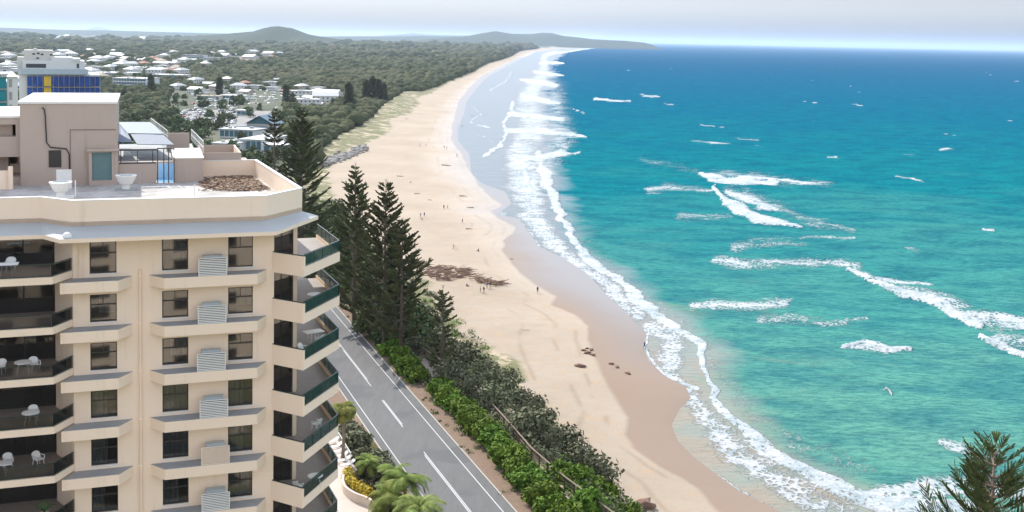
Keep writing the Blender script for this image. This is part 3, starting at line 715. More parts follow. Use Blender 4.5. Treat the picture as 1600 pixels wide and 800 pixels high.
# --- roof deck, parapet
ZP,ZR=-10.24,-11.5
out_p=[(-46,1.9),(-29.8,1.9),(-27.85,0),(-16.4,-.1),(-13.7,3.06),(-15.0,20.4),(-46,20.4)]
M_grav=NT('pale_roof_gravel'); P=M_grav.obj(); v_=M_grav.n('TexVoronoi'); M_grav.l(P,v_.inputs['Vector']); v_.inputs['Scale'].default_value=9
M_grav.base(M_grav.mix(M_grav.ss(M_grav.noise(.35,7,.75,P),.42,.62),M_grav.mix(v_.outputs['Distance'],(.62,.60,.57,1),(.34,.33,.32,1)),(.34,.31,.28,1))).set(.9); M_grav.bump(v_.outputs['Distance'],.7,.05); M_grav=M_grav.m
rf=MB(); rf.prism(out_p,-12.47,ZR-.01); rf.prism([(-45.8,2.1),(-29.7,2.1),(-27.8,.2),(-16.5,.1),(-13.9,3.06),(-15.2,20.2),(-45.8,20.2)],ZR-.01,ZR,1); bpart(rf,'roof',[M_wall,M_grav])
pp=MB(); band(pp,out_p[:2]+out_p[2:],.22,-12.4,ZP,closed=True); bpart(pp,'parapet',M_wall)
cp=MB(); band(cp,[(p[0],p[1]) for p in out_p],.24,ZP+.002,ZP+.05,closed=True); bpart(cp,'coping',M_white)
# --- roof structures
def bx(name,mat,*boxes,lab=None):
    m=MB()
    for b in boxes: m.box(*b[:6],mi=(b[6] if len(b)>6 else 0))
    o=bpart(m,name,mat)
    if lab: o['label']=lab
    return o
ph=bx('penthouse',[M_pent,M_white],(-32.35,-25.72,17,28.5,ZR,-5.42),(-32.45,-25.62,16.9,28.6,-5.42,-5.24,1))
def sub(mb,name,mat,par,smooth=False): return mb.build(name,mat,par,smooth)
m=MB(); m.box(-30.42,-29.56,16.93,16.998,-10.15,-8.89); sub(m,'dark_opening',M_frame,ph)
M_pipe=simple('black_cable',(.03,.03,.03),.6)
m=MB(); m.tube([(-30.85,16.9,-5.75),(-30.78,16.88,-5.72),(-30.68,16.88,-5.85),(-30.62,16.9,-6.3),(-30.55,16.9,-8.3),(-30.3,16.9,-8.65),(-29.2,16.9,-8.78),(-29.0,16.9,-9.2),(-29.0,16.9,-10.6)],.05,6); sub(m,'cable_pipe',M_pipe,ph)
m=MB(); m.box(-28.95,-25.7,16.96,16.995,-7.4,-7.35); m.box(-28.95,-28.91,16.96,16.995,-11.4,-7.4); sub(m,'trim',simple('brown_trim',(.2,.13,.1),.7),ph)
bx('plant_enclosure',[M_pent,M_white],(-27.63,-27.41,16.55,16.99,ZR,-8.95),(-26.03,-25.60,16.55,16.99,ZR,-8.95),(-27.41,-26.03,16.55,16.99,ZR,-11.15),(-27.41,-26.03,16.55,16.99,-9.05,-8.95),(-27.75,-25.5,16.35,16.99,-8.95,-8.8))
lv=MB()
for k in range(17):
    z=-11.12+k*.122; lv.add([(-27.4,16.62,z),(-26.04,16.62,z),(-26.04,16.74,z+.1),(-27.4,16.74,z+.1)],[(0,1,2,3)])
lv.box(-27.41,-26.03,16.76,16.8,-11.15,-9.05); bpart(lv,'louvre_door',simple('green_grey_louvre',(.22,.33,.33),.6))
bx('roof_wall',M_pent,(-25.55,-22.85,17.0,17.2,ZR,-9.95))
fr=MB()
for u_ in (-25.4,-24.2,-23.1): fr.box(u_-.03,u_+.03,17.05,17.11,-9.95,-9.0)
fr.box(-25.55,-22.8,17.0,17.6,-9.0,-8.88); fr.box(-25.55,-22.85,16.98,17.0,-9.99,-9.9); bpart(fr,'pergola_frame',M_frame)
# wind screen: tall frame with blue glass
M_blue=glassmat('blue_screen_glass',(.15,.42,.65,1),.35,.1)
ws=MB()
for u_ in (-22.75,-22.3,-21.95,-21.55): ws.box(u_-.035,u_+.035,16.95,17.02,ZR,-8.85)
ws.box(-22.78,-21.52,16.93,17.04,-8.88,-8.8); wso=bpart(ws,'screen_frame',M_frame)
g_=MB(); g_.box(-22.7,-21.6,16.98,16.99,ZR+.05,-10.0); g_.build('screen_pane',M_blue,wso)
bx('roof_room',[M_pent,M_white],(-21.58,-19.37,17.2,24.4,ZR,-9.68),(-21.6,-19.33,17.18,24.4,-9.68,-9.6,1))
bx('roof_room',[M_pent,M_wall],(-19.37,-16.25,20.5,20.62,ZR,-9.62),(-19.37,-19.25,20.62,27,ZR,-9.62),(-16.37,-16.25,20.62,27,ZR,-9.62,1),(-19.3,-16.3,26.9,27,ZR,-9.62))
# lower terrace behind: block, rails and awnings
bx('roof_room',[M_pent,M_ledge],(-26.0,-14.2,20.6,40,-53,-12.2,0),(-25.9,-19.4,24.5,38,-12.2,-10.6,0),(-25.9,-19.4,24.5,38,-10.6,-10.55,1))
q1=[UWZ(*p,-8.6) for p in ((259,208),(295,208),(318,240),(293,231))]
bx('roof_wall',M_pent,(FB(260,208,-31)[0],FB(296,208,-31)[0],31,31.2,-12,FB(260,208,-31)[1]))
M_awn=simple('slate_blue_awning',(.10,.15,.18),.6,var=.1); M_awd=simple('navy_awning',(.02,.055,.12),.6)
def sheet(pts,name,mat,th=.05,par=None):
    m=MB(); V=[(u,y,z) for u,y,z in pts]; n_=len(V); m.add(V+[(u,y,z-th) for u,y,z in V],[tuple(range(n_)),tuple(range(2*n_-1,n_-1,-1))]+[(i,(i+1)%n_,n_+(i+1)%n_,n_+i) for i in range(n_)]); return bpart(m,name,mat) if par is None else m.build(name,mat,par)
def uyz(px_,py_,z): u,w_=UWZ(px_,py_,z); return (u,-w_,z)
sheet([uyz(183,222,-8.9),uyz(207,222,-8.9),uyz(198,206,-8.7),uyz(183,190.5,-8.3)],'awning',M_awd)
sheet([uyz(200,208,-8.75),uyz(255,209,-8.75),uyz(234,190.5,-8.3),uyz(184,190.5,-8.3)],'awning',M_awn)
sheet([uyz(214,225,-9.2),uyz(272,226,-9.2),uyz(254,209.5,-8.8),uyz(204,209.5,-8.8)],'awning',M_awd)
def roofrail(pts,hh,name='roof_railing'):
    m=MB(); Q=[Vector(p) for p in pts]
    for p,q in zip(Q[:-1],Q[1:]):
        L=(q-p).length; n_=max(2,int(L/1.1))
        for k in range(n_+1): c=p.lerp(q,k/n_); m.tube([c,c+Vector((0,0,hh))],.025,5)
        for f_ in (1,.5): m.tube([p+Vector((0,0,hh*f_)),q+Vector((0,0,hh*f_))],.025,5)
    return bpart(m,name,M_white)
roofrail([uyz(236,200,-9.6),uyz(262,222,-9.6)],1.0); roofrail([uyz(299,219,-9.7),uyz(318,240,-9.7)],1.0)
# left lower block with terrace opening
lb=bx('stair_block',[M_pent,M_white],(-46,-32.36,17.6,28,-12,-10.9),(-46,-32.36,17.6,28,-9.4,-7.9),(-46,-32.36,17.6,28,-7.0,-6.5),(-46,-33.4,19.2,28,-10.9,-9.4),(-32.7,-32.36,17.62,28,-7.9,-7.0),(-46,-33.0,18.4,28,-7.9,-7.0),(-46,-32.36,17.5,28.1,-6.5,-6.35,1))
lb2=bx('low_wall',M_wall,(-46,-32.9,15.3,15.55,ZR,-10.15),(-33.0,-32.7,15.25,15.6,ZR,-9.85))
bx('upstand',M_white,(-30.35,-29.75,2.15,2.9,ZR,-10.75))
# turbine ventilators
def vent(px_,py_,s=1.0,stand=False):
    u,w_=UWZ(px_,py_,ZR)
    m=MB(); prof=[(.25,0),(.25,.45)]; 
    pts=[(0.50,.45),(.62,.62),(.70,.85),(.74,1.1),(.70,1.14)]
    n_=24; V=[]
    for (rr_,zz) in [(.28,0),(.28,.42),(.45,.46),(.5,.55),(.62,.8),(.74,1.05),(.76,1.1),(.60,1.12),(.55,.98)]:
        V+=[(rr_*s*math.cos(2*math.pi*q/n_),rr_*s*math.sin(2*math.pi*q/n_),zz*s) for q in range(n_)]
    m.add(V,[(i*n_+q,i*n_+(q+1)%n_,(i+1)*n_+(q+1)%n_,(i+1)*n_+q) for i in range(8) for q in range(n_)])
    o=bpart(m,'roof_fan',M_white,at_=(u,-w_,ZR))
    f=MB(); f.add([(.55*s*math.cos(2*math.pi*q/n_),.55*s*math.sin(2*math.pi*q/n_),.97*s) for q in range(n_)],[tuple(range(n_))])
    for k in range(4): 
        Mx=Matrix.Rotation(k*math.pi/4,4,'Z'); f.box(-.54*s,.54*s,-.015,.015,1.02*s,1.05*s,M=Mx)
    f.build('fan_grille',simple('teal_grille',(.05,.2,.22),.5),o)
    b=MB(); b.box(-.75*s,.85*s,-.55*s,.55*s,-.0,.1); b.tube([(.95*s,-.2,0),(.95*s,-.2,1.2*s)],.045,6); b.build('fan_base',M_ledge if stand else M_white,o)
    return o
vent(95,309,1.0); vent(197,297,1.0,True)
bx('vent_box',M_white,(FB(88,270,-15)[0],FB(112,270,-15)[0],14.9,15.1,ZR,-10.1))
pl=MB(); pl.tube([(*[UWZ(304,311,ZR)[0]],-UWZ(304,311,ZR)[1],ZR),(UWZ(304,311,ZR)[0],-UWZ(304,311,ZR)[1],ZR+1.0)],.04,6); bpart(pl,'vent_pipe',M_white)
# dead leaves piled in the roof's corner
lf=MB(); rl_=random.Random(4)
for i in range(3800):
    t=rl_.random()**.7; px_=310+115*rl_.random(); py_=275+24*rl_.random()
    e=((px_-372)/62)**2+((py_-287)/12.5)**2
    if e>1.0 and rl_.random()>.12: continue
    u,w_=UWZ(px_,py_,ZR); 
    if -w_>20.2 or u>-14.2-(-w_-3)*.075: continue
    h_=.03+.10*rl_.random()*(1.2-min(e,1)); s_=.07+.10*rl_.random(); 
    Mx=Matrix.Translation((u,-w_,ZR+h_))@Matrix.Rotation(rl_.random()*6.3,4,'Z')@Matrix.Rotation(rl_.uniform(-.6,.6),4,'X')
    lf.add([Mx@Vector(q) for q in ((-s_,-s_*.4,0),(s_,-s_*.3,0),(s_*.9,s_*.4,0),(-s_,s_*.3,0))],[(0,1,2,3)],rl_.choice((0,0,1,2)))
lo=lf.build('leaf_litter',[simple('leaf_brown',(.22,.13,.08),.9),simple('leaf_tan',(.42,.30,.20),.9),simple('leaf_dark',(.08,.045,.03),.9)]); lo.matrix_world=Matrix.Translation(bworld(0,0,0))@Matrix.Rotation(YAW,4,'Z'); tag(lo,kind='stuff')
# --- furniture on the balconies
def plastic_chair():
    e=empty('patio_chair',(0,0,0)); m=MB(); m.box(-.24,.24,-.24,.22,.42,.45); m.build('seat',M_white,e)
    m=MB(); V=[];
    for k in range(7):
        a_=math.pi*(k/6)-0; x=-.27*math.cos(a_); y=.16+.10*math.sin(a_); V+=[(x,y,.44),(x*1.05,y+.10,.68+.18*math.sin(a_))]
    m.add(V+[(x*.93,y-.02,z) for x,y,z in V],[(2*k,2*k+2,2*k+3,2*k+1) for k in range(6)]+[(14+2*k+1,14+2*k+3,14+2*k+2,14+2*k) for k in range(6)]+[(2*k+1,2*k+3,14+2*k+3,14+2*k+1) for k in range(6)]); m.build('backrest',M_white,e)
    for sx in (-1,1):
        m=MB(); m.box(sx*.27-.025,sx*.27+.025,-.22,.2,.62,.65); m.box(sx*.27-.02,sx*.27+.02,-.22,-.18,.42,.62); m.build('armrest',M_white,e)
        for sy in (-.2,.19): m=MB(); m.tube([(sx*.2,sy,.42),(sx*.25,sy*1.15,0)],[.025,.018],5); m.build('leg',M_white,e)
    return e
def patio_table(r=.5,square=False):
    e=empty('patio_table',(0,0,0)); m=MB()
    if square: m.box(-.65,.65,-.4,.4,.70,.74)
    else: m.prism([(r*math.cos(q*math.pi/12),r*math.sin(q*math.pi/12)) for q in range(24)],.70,.73)
    m.build('tabletop',M_white,e)
    for sx in (-1,1):
        for sy in (-1,1): m=MB(); m.tube([(sx*.22,sy*.22,.7),(sx*.33,sy*.3,0)],.02,5); m.build('leg',M_white,e)
    return e
pc=plastic_chair(); pt=patio_table(); ps=patio_table(square=True); used={id(pc):0}
first={}
def put(proto,u,w_,z,rot,lab,cat,grp):
    if proto.name not in first: first[proto.name]=1; o=proto
    else: o=copy_tree(proto)
    o.location=bworld(u,w_,z); o.rotation_euler=(0,0,YAW+rot); tag(o,lab,cat,grp); return o
ord_=['top','second','third','fourth','fifth','sixth','seventh']
def fl(r): return -14.745-3*r
def fll(r): return -14.44-3*r
CG='white plastic chairs on the balconies'; TG='white tables on the balconies'
put(pt,-13.1,-1.2,fl(1),0,'white round table on the second right-hand balcony from the top','table',TG)
put(ps,-12.9,-3.0,fl(2),.3,'white rectangular table on the third right-hand balcony from the top','table',TG)
put(pc,-14.0,.2,fl(2),.9,'white chair nearest the corner on the third right-hand balcony from the top','chair',CG)
put(pc,-12.6,-1.9,fl(2),-2.6,'white chair pushed to the table on the third right-hand balcony from the top','chair',CG)
put(pc,-12.7,-2.6,fl(4),-2.4,'white chair alone on the fifth right-hand balcony from the top','chair',CG)
put(pt,-13.1,-.4,fl(5),0,'white round table on the sixth right-hand balcony from the top','table',TG)
put(pc,-14.3,.3,fl(5),2.2,'white chair by the glass door on the sixth right-hand balcony from the top','chair',CG)
put(ps,-31.4,.9,fll(0),0,'white table behind the glass of the top left-hand balcony','table',TG)
put(pc,-31.3,-.3,fll(0),0,'white chair behind the table on the top left-hand balcony','chair',CG)
put(pc,-30.0,.3,fll(2),.4,'white chair on the right of the third left-hand balcony from the top','chair',CG)
put(pc,-31.9,.3,fll(2),-.4,'white chair on the left of the third left-hand balcony from the top','chair',CG)
put(pt,-30.6,.6,fll(2),0,'white round table on the third left-hand balcony from the top','table',TG)
put(pc,-30.1,.2,fll(3),.2,'white chair at the back of the table on the fourth left-hand balcony from the top','chair',CG)
put(pt,-30.2,.9,fll(3),0,'white round table on the fourth left-hand balcony from the top','table',TG)
put(ps,-31.9,.7,fll(4),0,'white rectangular table on the fifth left-hand balcony from the top','table',TG)
put(pc,-31.6,-.3,fll(4),.2,'white chair behind the table on the fifth left-hand balcony from the top','chair',CG)
put(pc,-29.9,-.2,fll(4),.7,'white chair in the corner of the fifth left-hand balcony from the top','chair',CG)

pot=empty('potted_palm',bworld(-29.5,.9,fll(5))); tag(pot,'green potted palm in a pale pot on the sixth left-hand balcony from the top','potted plant')
m=MB(); m.tube([(0,0,0),(0,0,.25),(0,0,.5)],[.16,.24,.27],14); m.build('pot',M_white,pot)
m=MB(); rp=random.Random(2)
for k in range(16):
    a_=k*2.4; l=rp.uniform(.6,1.0); q=[Vector((math.cos(a_)*l*s_*.8,math.sin(a_)*l*s_*.8,.5+l*(1.3*s_-.8*s_*s_))) for s_ in (0,.35,.7,1)]; w_=Vector((-math.sin(a_),math.cos(a_),0))*.05
    for i in range(3): m.add([q[i]-w_,q[i]+w_,q[i+1]+w_*(.8 if i<2 else .1),q[i+1]-w_*(.8 if i<2 else .1)],[(0,1,2,3)])
m.build('leaves',simple('pot_plant_leaves',(.05,.11,.03),.7),pot)
# the neighbouring block behind the viewpoint, seen mirrored in the upper windows
nb=empty('apartment_building',(12,-34,14),.1); tag(nb,'cream apartment block across the lot, mirrored in the upper windows','building')
m=MB(); m.box(-32,30,-18,0,0,50); m.build('wall',M_wall,nb)
for k in range(15):
    m=MB()
    for q in range(9): m.box(-29+q*6.6,-25.5+q*6.6,-.05,.04,1+3.1*k,2.9+3.1*k)
    m.build('window_row',M_frame,nb)
# ------------------------------------------------------------------ plants
def leafmat(name,a_,b_,rnd=.35,tr=.0,hue=.03):
    m=NT(name); P=m.pos(); n_=m.noise(1.3,4,.7,P)
    col=m.mix(m.ss(n_,.3,.7),a_+(1,),b_+(1,)); hs=m.n('HueSaturation'); m.l(col,hs.inputs['Color'])
    m.l(m.math('MULTIPLY_ADD',m.rand(),rnd,1-rnd/2),hs.inputs['Value']); m.l(m.math('MULTIPLY_ADD',m.rand(),hue,.5-hue/2),hs.inputs['Hue'])
    m.base(hs.outputs[0]).set(.75,spec=.12); return m.m
M_bark=simple('bark',(.13,.095,.07),.95,var=.35,sc=2)
M_pbark=simple('pale_bark',(.22,.17,.13),.95,var=.3,sc=2)
M_pine=leafmat('pine_needles',(.065,.078,.034),(.15,.158,.07),.25)
M_pine2=leafmat('sunlit_pine_needles',(.05,.075,.025),(.16,.18,.065),.2)  # lighter needle copy, sunlit look put into its colour
M_hedge=leafmat('hedge_leaves',(.05,.10,.012),(.15,.23,.025),.25)
M_coast=leafmat('coastal_leaves',(.085,.095,.05),(.18,.18,.105),.35)
M_tree=leafmat('tree_leaves',(.050,.072,.028),(.125,.15,.058),.6,hue=.06)
M_palm=leafmat('palm_leaves',(.07,.115,.02),(.22,.26,.055),.2)
M_pand=leafmat('yellow_green_leaves',(.14,.16,.03),(.36,.36,.10),.1)
def quads_np(C,U_,V_):
    """C,U,V: (n,3) -> verts,faces of quads"""
    n_=len(C); V=np.stack([C-U_-V_,C+U_-V_,C+U_+V_,C-U_+V_],1).reshape(-1,3); Fq=np.arange(4*n_).reshape(n_,4); return V,Fq
def rdir(n_,r):
    v=r.normal(size=(n_,3)); return v/np.linalg.norm(v,axis=1,keepdims=True)
def leaf_cloud(n_,centers,radii,size,r,up=.3):
    """quads gathered round clump centres"""
    k=r.integers(0,len(centers),n_); d_=rdir(n_,r); rr=r.random(n_)**.4
    C=centers[k]+d_*(radii[k]*rr)[:,None]*np.array([1,1,.75])
    nrm=d_+rdir(n_,r)*.9+np.array([0,0,up]); nrm/=np.linalg.norm(nrm,axis=1,keepdims=True)
    t=np.cross(nrm,rdir(n_,r)); t/=np.linalg.norm(t,axis=1,keepdims=True); b_=np.cross(nrm,t)
    s_=size*(.6+.8*r.random(n_))[:,None]
    return quads_np(C,t*s_,b_*s_*.6)
def merge(parts):
    V=[];Fq=[];mi=[];b_=0
    for (v,f_,m_) in parts:
        V.append(v);Fq.append(f_+b_);mi.append(np.full(len(f_),m_));b_+=len(v)
    return np.concatenate(V),np.concatenate(Fq),np.concatenate(mi)
def pine_meshes(h,rad_,seed,dens=1.0,start=.12,gap=1.05,leafs=.26,mat=M_pine,tuft=16,upc=.3,bark=M_bark,wf=.42):
    r=np.random.default_rng(seed); rr=random.Random(seed)
    tr=MB(); tr.tube([(0,0,-1),(0,0,h*.5),(0,0,h)],[h*.014,h*.009,.04],8)
    br=MB(); Cs=[];Us=[];Vs=[]
    z=h*start
    while z<h-.35:
        t=(z-h*start)/(h*(1-start)); L=rad_*min(1,(1-t)**.72*1.08)*(.8+.3*rr.random())+.25
        if t<.12: L*=.55+3*t
        nb=rr.choice((5,5,6,6)) if t<.9 else 4; a0=rr.random()*6.3
        for k in range(nb):
            if rr.random()>dens: continue
            a_=a0+k*2*math.pi/nb+rr.uniform(-.25,.25); l=L*rr.uniform(.62,1.15); dx,dy=math.cos(a_),math.sin(a_)
            rise=.10+.45*t; pts=[]
            for q in range(6):
                s_=q/5; pts.append((dx*l*s_,dy*l*s_,z+l*(rise*s_-.18*math.sin(s_*3.0)*(1-t)+upc*.35*s_**3)))
            br.tube(pts,[.05+.012*l,.04+.008*l,.035,.03,.02,.012],4,caps=False)
            n_=max(4,int(tuft*l/rad_*1.2)+3)
            for q in range(n_):
                s_=.34+.66*(q+rr.random()*.7)/n_; i=min(4,int(s_*5)); f_=s_*5-i
                p=[pts[i][j]*(1-f_)+pts[i+1][j]*f_ for j in range(3)]
                for sd_ in (-1,1):
                    bl=(.40+.7*(1-abs(s_-.55)))*leafs*4*(.7+.6*rr.random())*(.55 if t>.85 else 1)
                    out_=.75+rr.uniform(-.2,.2); sx=-dy*sd_;sy=dx*sd_
                    d_=Vector((dx*out_+sx*.8,dy*out_+sy*.8,upc+rr.uniform(-.1,.45))).normalized()
                    c=Vector(p)+d_*bl*.5; sidev=d_.cross(Vector((rr.uniform(-1,1),rr.uniform(-1,1),1))).normalized(); s2=d_.cross(sidev)
                    wd=leafs*wf
                    for w_ in (sidev,s2): Cs.append(c);Us.append(d_*bl*.5);Vs.append(w_*wd)
        z+=gap*(1.15-.45*t)*rr.uniform(.85,1.15)
    for q in range(10):
        a_=q*.63; d_=Vector((math.cos(a_)*.35,math.sin(a_)*.35,1)).normalized(); Cs.append(Vector((0,0,h))+d_*.3-Vector((0,0,.1)));Us.append(d_*.38);Vs.append(d_.cross(Vector((1,.3,0))).normalized()*.04)
    V,Fq=quads_np(np.array([tuple(c) for c in Cs]),np.array([tuple(c) for c in Us]),np.array([tuple(c) for c in Vs]))
    bv=np.array([tuple(v) for v in br.v]); bf=np.array(br.f)
    V,Fq,mi=merge([(bv,bf,0),(V,Fq,1)])
    return tr.mesh('trunk',bark,True),np_mesh('crown',V,Fq,[bark,mat],False,mi)
def tree_obj(name,meshes,loc,rz_=0,sc=1,label=None,cat='tree',group=None):
    e=empty(name,loc,rz_); e.scale=(sc,sc,sc) if not isinstance(sc,tuple) else sc
    for nm,me_ in zip(('trunk','crown'),meshes): link(bpy.data.objects.new(nm,me_),e)
    tag(e,label,cat,group); return e
def at14(px_,py_): return GP(px_,py_,14)
def top_h(px_,py_,base):
    X,Yr,Z=[float(q) for q in ray(px_,py_)]; return H+Z/Yr*base.y-base.z
b=at14(553,508); tree_obj('norfolk_pine',pine_meshes(top_h(545,258,b),5.9,11,.95,.10,1.2,.25,tuft=14,upc=.55),b,0,1,'tall open Norfolk pine nearest the apartment balconies, beside the road','pine tree')
b=at14(600,548); tree_obj('norfolk_pine',pine_meshes(top_h(590,284,b),6.8,12,.95,.14,1.2,.25,tuft=14,upc=.55),b,0,1,'tall Norfolk pine right of the one nearest the balconies, crown over the sand','pine tree')
b=at14(626,562); tree_obj('norfolk_pine',pine_meshes(top_h(617,345,b),6.0,13,.92,.18,1.2,.25,tuft=13,upc=.5),b,0,1,'shorter Norfolk pine at the right edge of the roadside pines, above the driftwood','pine tree')
b=on(690,592); tree_obj('norfolk_pine',pine_meshes(top_h(686,450,b),3.4,14,.8,.12,1.2,.2,tuft=9),b,0,1,'slim young Norfolk pine standing alone on the bank below the pines','pine tree')
b=GP(470,400,14); tree_obj('norfolk_pine',pine_meshes(top_h(463,168,b),8.2,15,.92,.08,.95,.27,tuft=18,upc=.45),b,0,1,'big dense Norfolk pine rising behind the roof parapet','pine tree')
b=GP(428,385,14); tree_obj('norfolk_pine',pine_meshes(top_h(424,168,b),4.6,16,.6,.3,1.3,.25),b,0,1,'thin sparse Norfolk pine left of the dense one behind the roof','pine tree')
b=Vector((27.3,60,hz1(27.3,60))); X,Yr,Z=[float(q) for q in ray(1556,685)]; b.x=X/Yr*60
tree_obj('norfolk_pine',pine_meshes(top_h(1556,690,b),6.2,17,1,.55,.80,.19,M_pine2,tuft=32,upc=.85,wf=.15,bark=M_pbark),b,.4,1,'top of a near Norfolk pine poking into the bottom right corner over the surf','pine tree')
# small dark pines far up the beach
pm_far=[pine_meshes(21,3.8,21,1,.05,1.2,.5,tuft=8),pine_meshes(19,3.2,22,1,.05,1.2,.5,tuft=8)]
for i,(x_,y_,yt,lab) in enumerate([(545,172,129,'leftmost dark pine of the far clump beside the dunes'),(572,160,122,'second dark pine from the left in the far clump beside the dunes'),(582,160,120,'third dark pine from the left in the far clump beside the dunes'),(591,160,121,'fourth dark pine from the left in the far clump beside the dunes'),(600,160,130,'rightmost dark pine of the far clump beside the dunes'),(447,165,130,'dark pine standing alone by the caravan park'),(236,148,116,'dark pine among the trees behind the rooftop awnings'),(343,150,118,'dark pine between the town and the long white shed')]):
    bb=on(x_,y_); hh=top_h(x_,yt,bb); tree_obj('pine_tree',pm_far[i%2],bb,i,max(.7,hh/20),lab,'pine tree','far pines above the beach and town')
# shrubs ------------------------------------------------------------
def shrub_mesh(seed,w_,d_,h,n_,size,mat,nc=26,stem=True):
    r=np.random.default_rng(seed); c=r.normal(size=(nc,3)); c/=np.linalg.norm(c,axis=1,keepdims=True); c[:,2]=np.abs(c[:,2])
    c*= (.55+.35*r.random(nc))[:,None]; c=c*np.array([w_/2,d_/2,h*.85])+np.array([0,0,h*.12]); rad_=(.16+.12*r.random(nc))*min(w_,d_,h*1.3)*1.15
    V,Fq=leaf_cloud(n_,c,rad_,size,r)
    if not stem: return None,np_mesh('crown',V,Fq,[mat])
    tr=MB()
    for q in range(5):
        k=c[q]; tr.tube([(k[0]*.08,k[1]*.08,-.3),(k[0]*.4,k[1]*.4,h*.35),(k[0]*.95,k[1]*.95,k[2])],[.10*h/4,.06*h/4,.03],5)
    return tr.mesh('trunk',M_bark,True),np_mesh('crown',V,Fq,[mat])
HD=[shrub_mesh(31+i,3.4,3.2,3.2,2600,.17,M_hedge,34) for i in range(3)]
hp=[(622,552),(636,566),(650,582),(664,594),(700,618),(712,630),(724,641),(737,652),(748,664),(760,676),(772,688),(784,700),(796,713),(808,727),(820,741),(834,757),(848,772),(862,788),(876,804),(892,822)]
for i,(x_,y_) in enumerate(hp):
    tree_obj('hedge_bush',HD[i%3],GP(x_-12,y_+2,14),i*1.7,(1.12+.1*((i*7)%3),1.05,.95+.1*((i*5)%3)),'clipped leafy bright green bush in the hedge row along the road','bush','bushes of the roadside hedge')
CT=[shrub_mesh(41,6.5,6,5.5,900,.22,M_coast,20),shrub_mesh(42,5.5,6,6.5,800,.22,M_coast,17),shrub_mesh(43,8,7,5,1100,.23,M_coast,24)]
cp_=[(655,500),(668,520),(690,545),(705,560),(722,545),(732,575),(700,590),(745,590),(760,575),(772,605),(790,600),(800,628),(815,620),(828,650),(838,680),(770,625),(860,700),(885,712),(905,735),(735,610),(650,540),(925,750),(848,668)]
for i,(x_,y_) in enumerate(cp_):
    p=on(x_,y_+14); tree_obj('coastal_tree',CT[i%3],p,i*2.1,.72+.12*((i*3)%4),'grey-green coastal tree on the bank between the fence and the beach','tree','coastal trees on the bank below the fence')
GS=[shrub_mesh(51,4.2,4,2.6,1800,.2,M_hedge,30),shrub_mesh(52,3.6,4,2.4,1600,.2,M_hedge,26)]
for i,(x_,y_) in enumerate([(882,752),(905,768),(930,785),(955,800),(980,815),(915,800),(945,775)]):
    p=on(x_,y_); tree_obj('green_shrub',GS[i%2],p,i,.95+.1*(i%3),'glossy bright green shrub on the seaward side of the timber fence','shrub','bright green shrubs on the seaward side of the fence')
BT=[shrub_mesh(61,9,9,8.5,3000,.34,M_tree,38),shrub_mesh(62,8,8,9.5,2800,.32,M_tree,34),shrub_mesh(63,10,8,7.5,3000,.34,M_tree,40)]
for i,(x_,y_) in enumerate([(560,455),(578,470),(598,488),(616,505),(540,420),(565,425),(590,445),(612,470),(632,490),(522,390),(545,385),(645,515),(505,350),(525,350),(490,345),(470,360),(560,400),(630,525),(500,420),(585,515)]):
    p=on(x_,y_+12); tree_obj('shade_tree',BT[i%3],p,i*1.3,.75+.12*((i*3)%4),'leafy dark green tree in the thicket under the roadside pines','tree','trees of the thicket under the roadside pines')
# low scrub that covers the bank -------------------------------------
def scrub(name,pts,mat,n_each,size,seed,rad_=1.2,h=.7):
    r=np.random.default_rng(seed); c=np.array([(p[0],p[1],hz1(p[0],p[1])+h*.5) for p in pts]); ra=rad_*(.6+.8*r.random(len(c)))
    V,Fq=leaf_cloud(n_each*len(c),c,ra,size,r); o=link(bpy.data.objects.new(name,np_mesh(name,V,Fq,[mat]))); tag(o,kind='stuff'); return o
rs=random.Random(5); pts=[]; pts2=[]
for i in range(1150):
    y_=rs.uniform(95,430); xb=float(cx(Bc,y_)); xt=float(cx(Tc,y_)); x_=xb-1.0+(xt-xb+2.0)*rs.random()**1.4
    (pts if rs.random()<.72 else pts2).append((x_,y_))
scrub('bank_scrub',pts,M_coast,70,.17,71,1.3,.6); scrub('bank_creeper',pts2,M_hedge,60,.15,72,1.2,.5)
gp_=[]
for i in range(420):
    y_=rs.uniform(100,430); o_=rs.choice((5.6,6.4,7.2,9.0,9.3,12.6)); X_,Y_=roadoff(o_,y_,y_+.01,2)[0]; gp_.append((X_+rs.uniform(-.4,.4),Y_))
scrub('verge_plants',gp_,M_tree,26,.10,73,.5,.25)
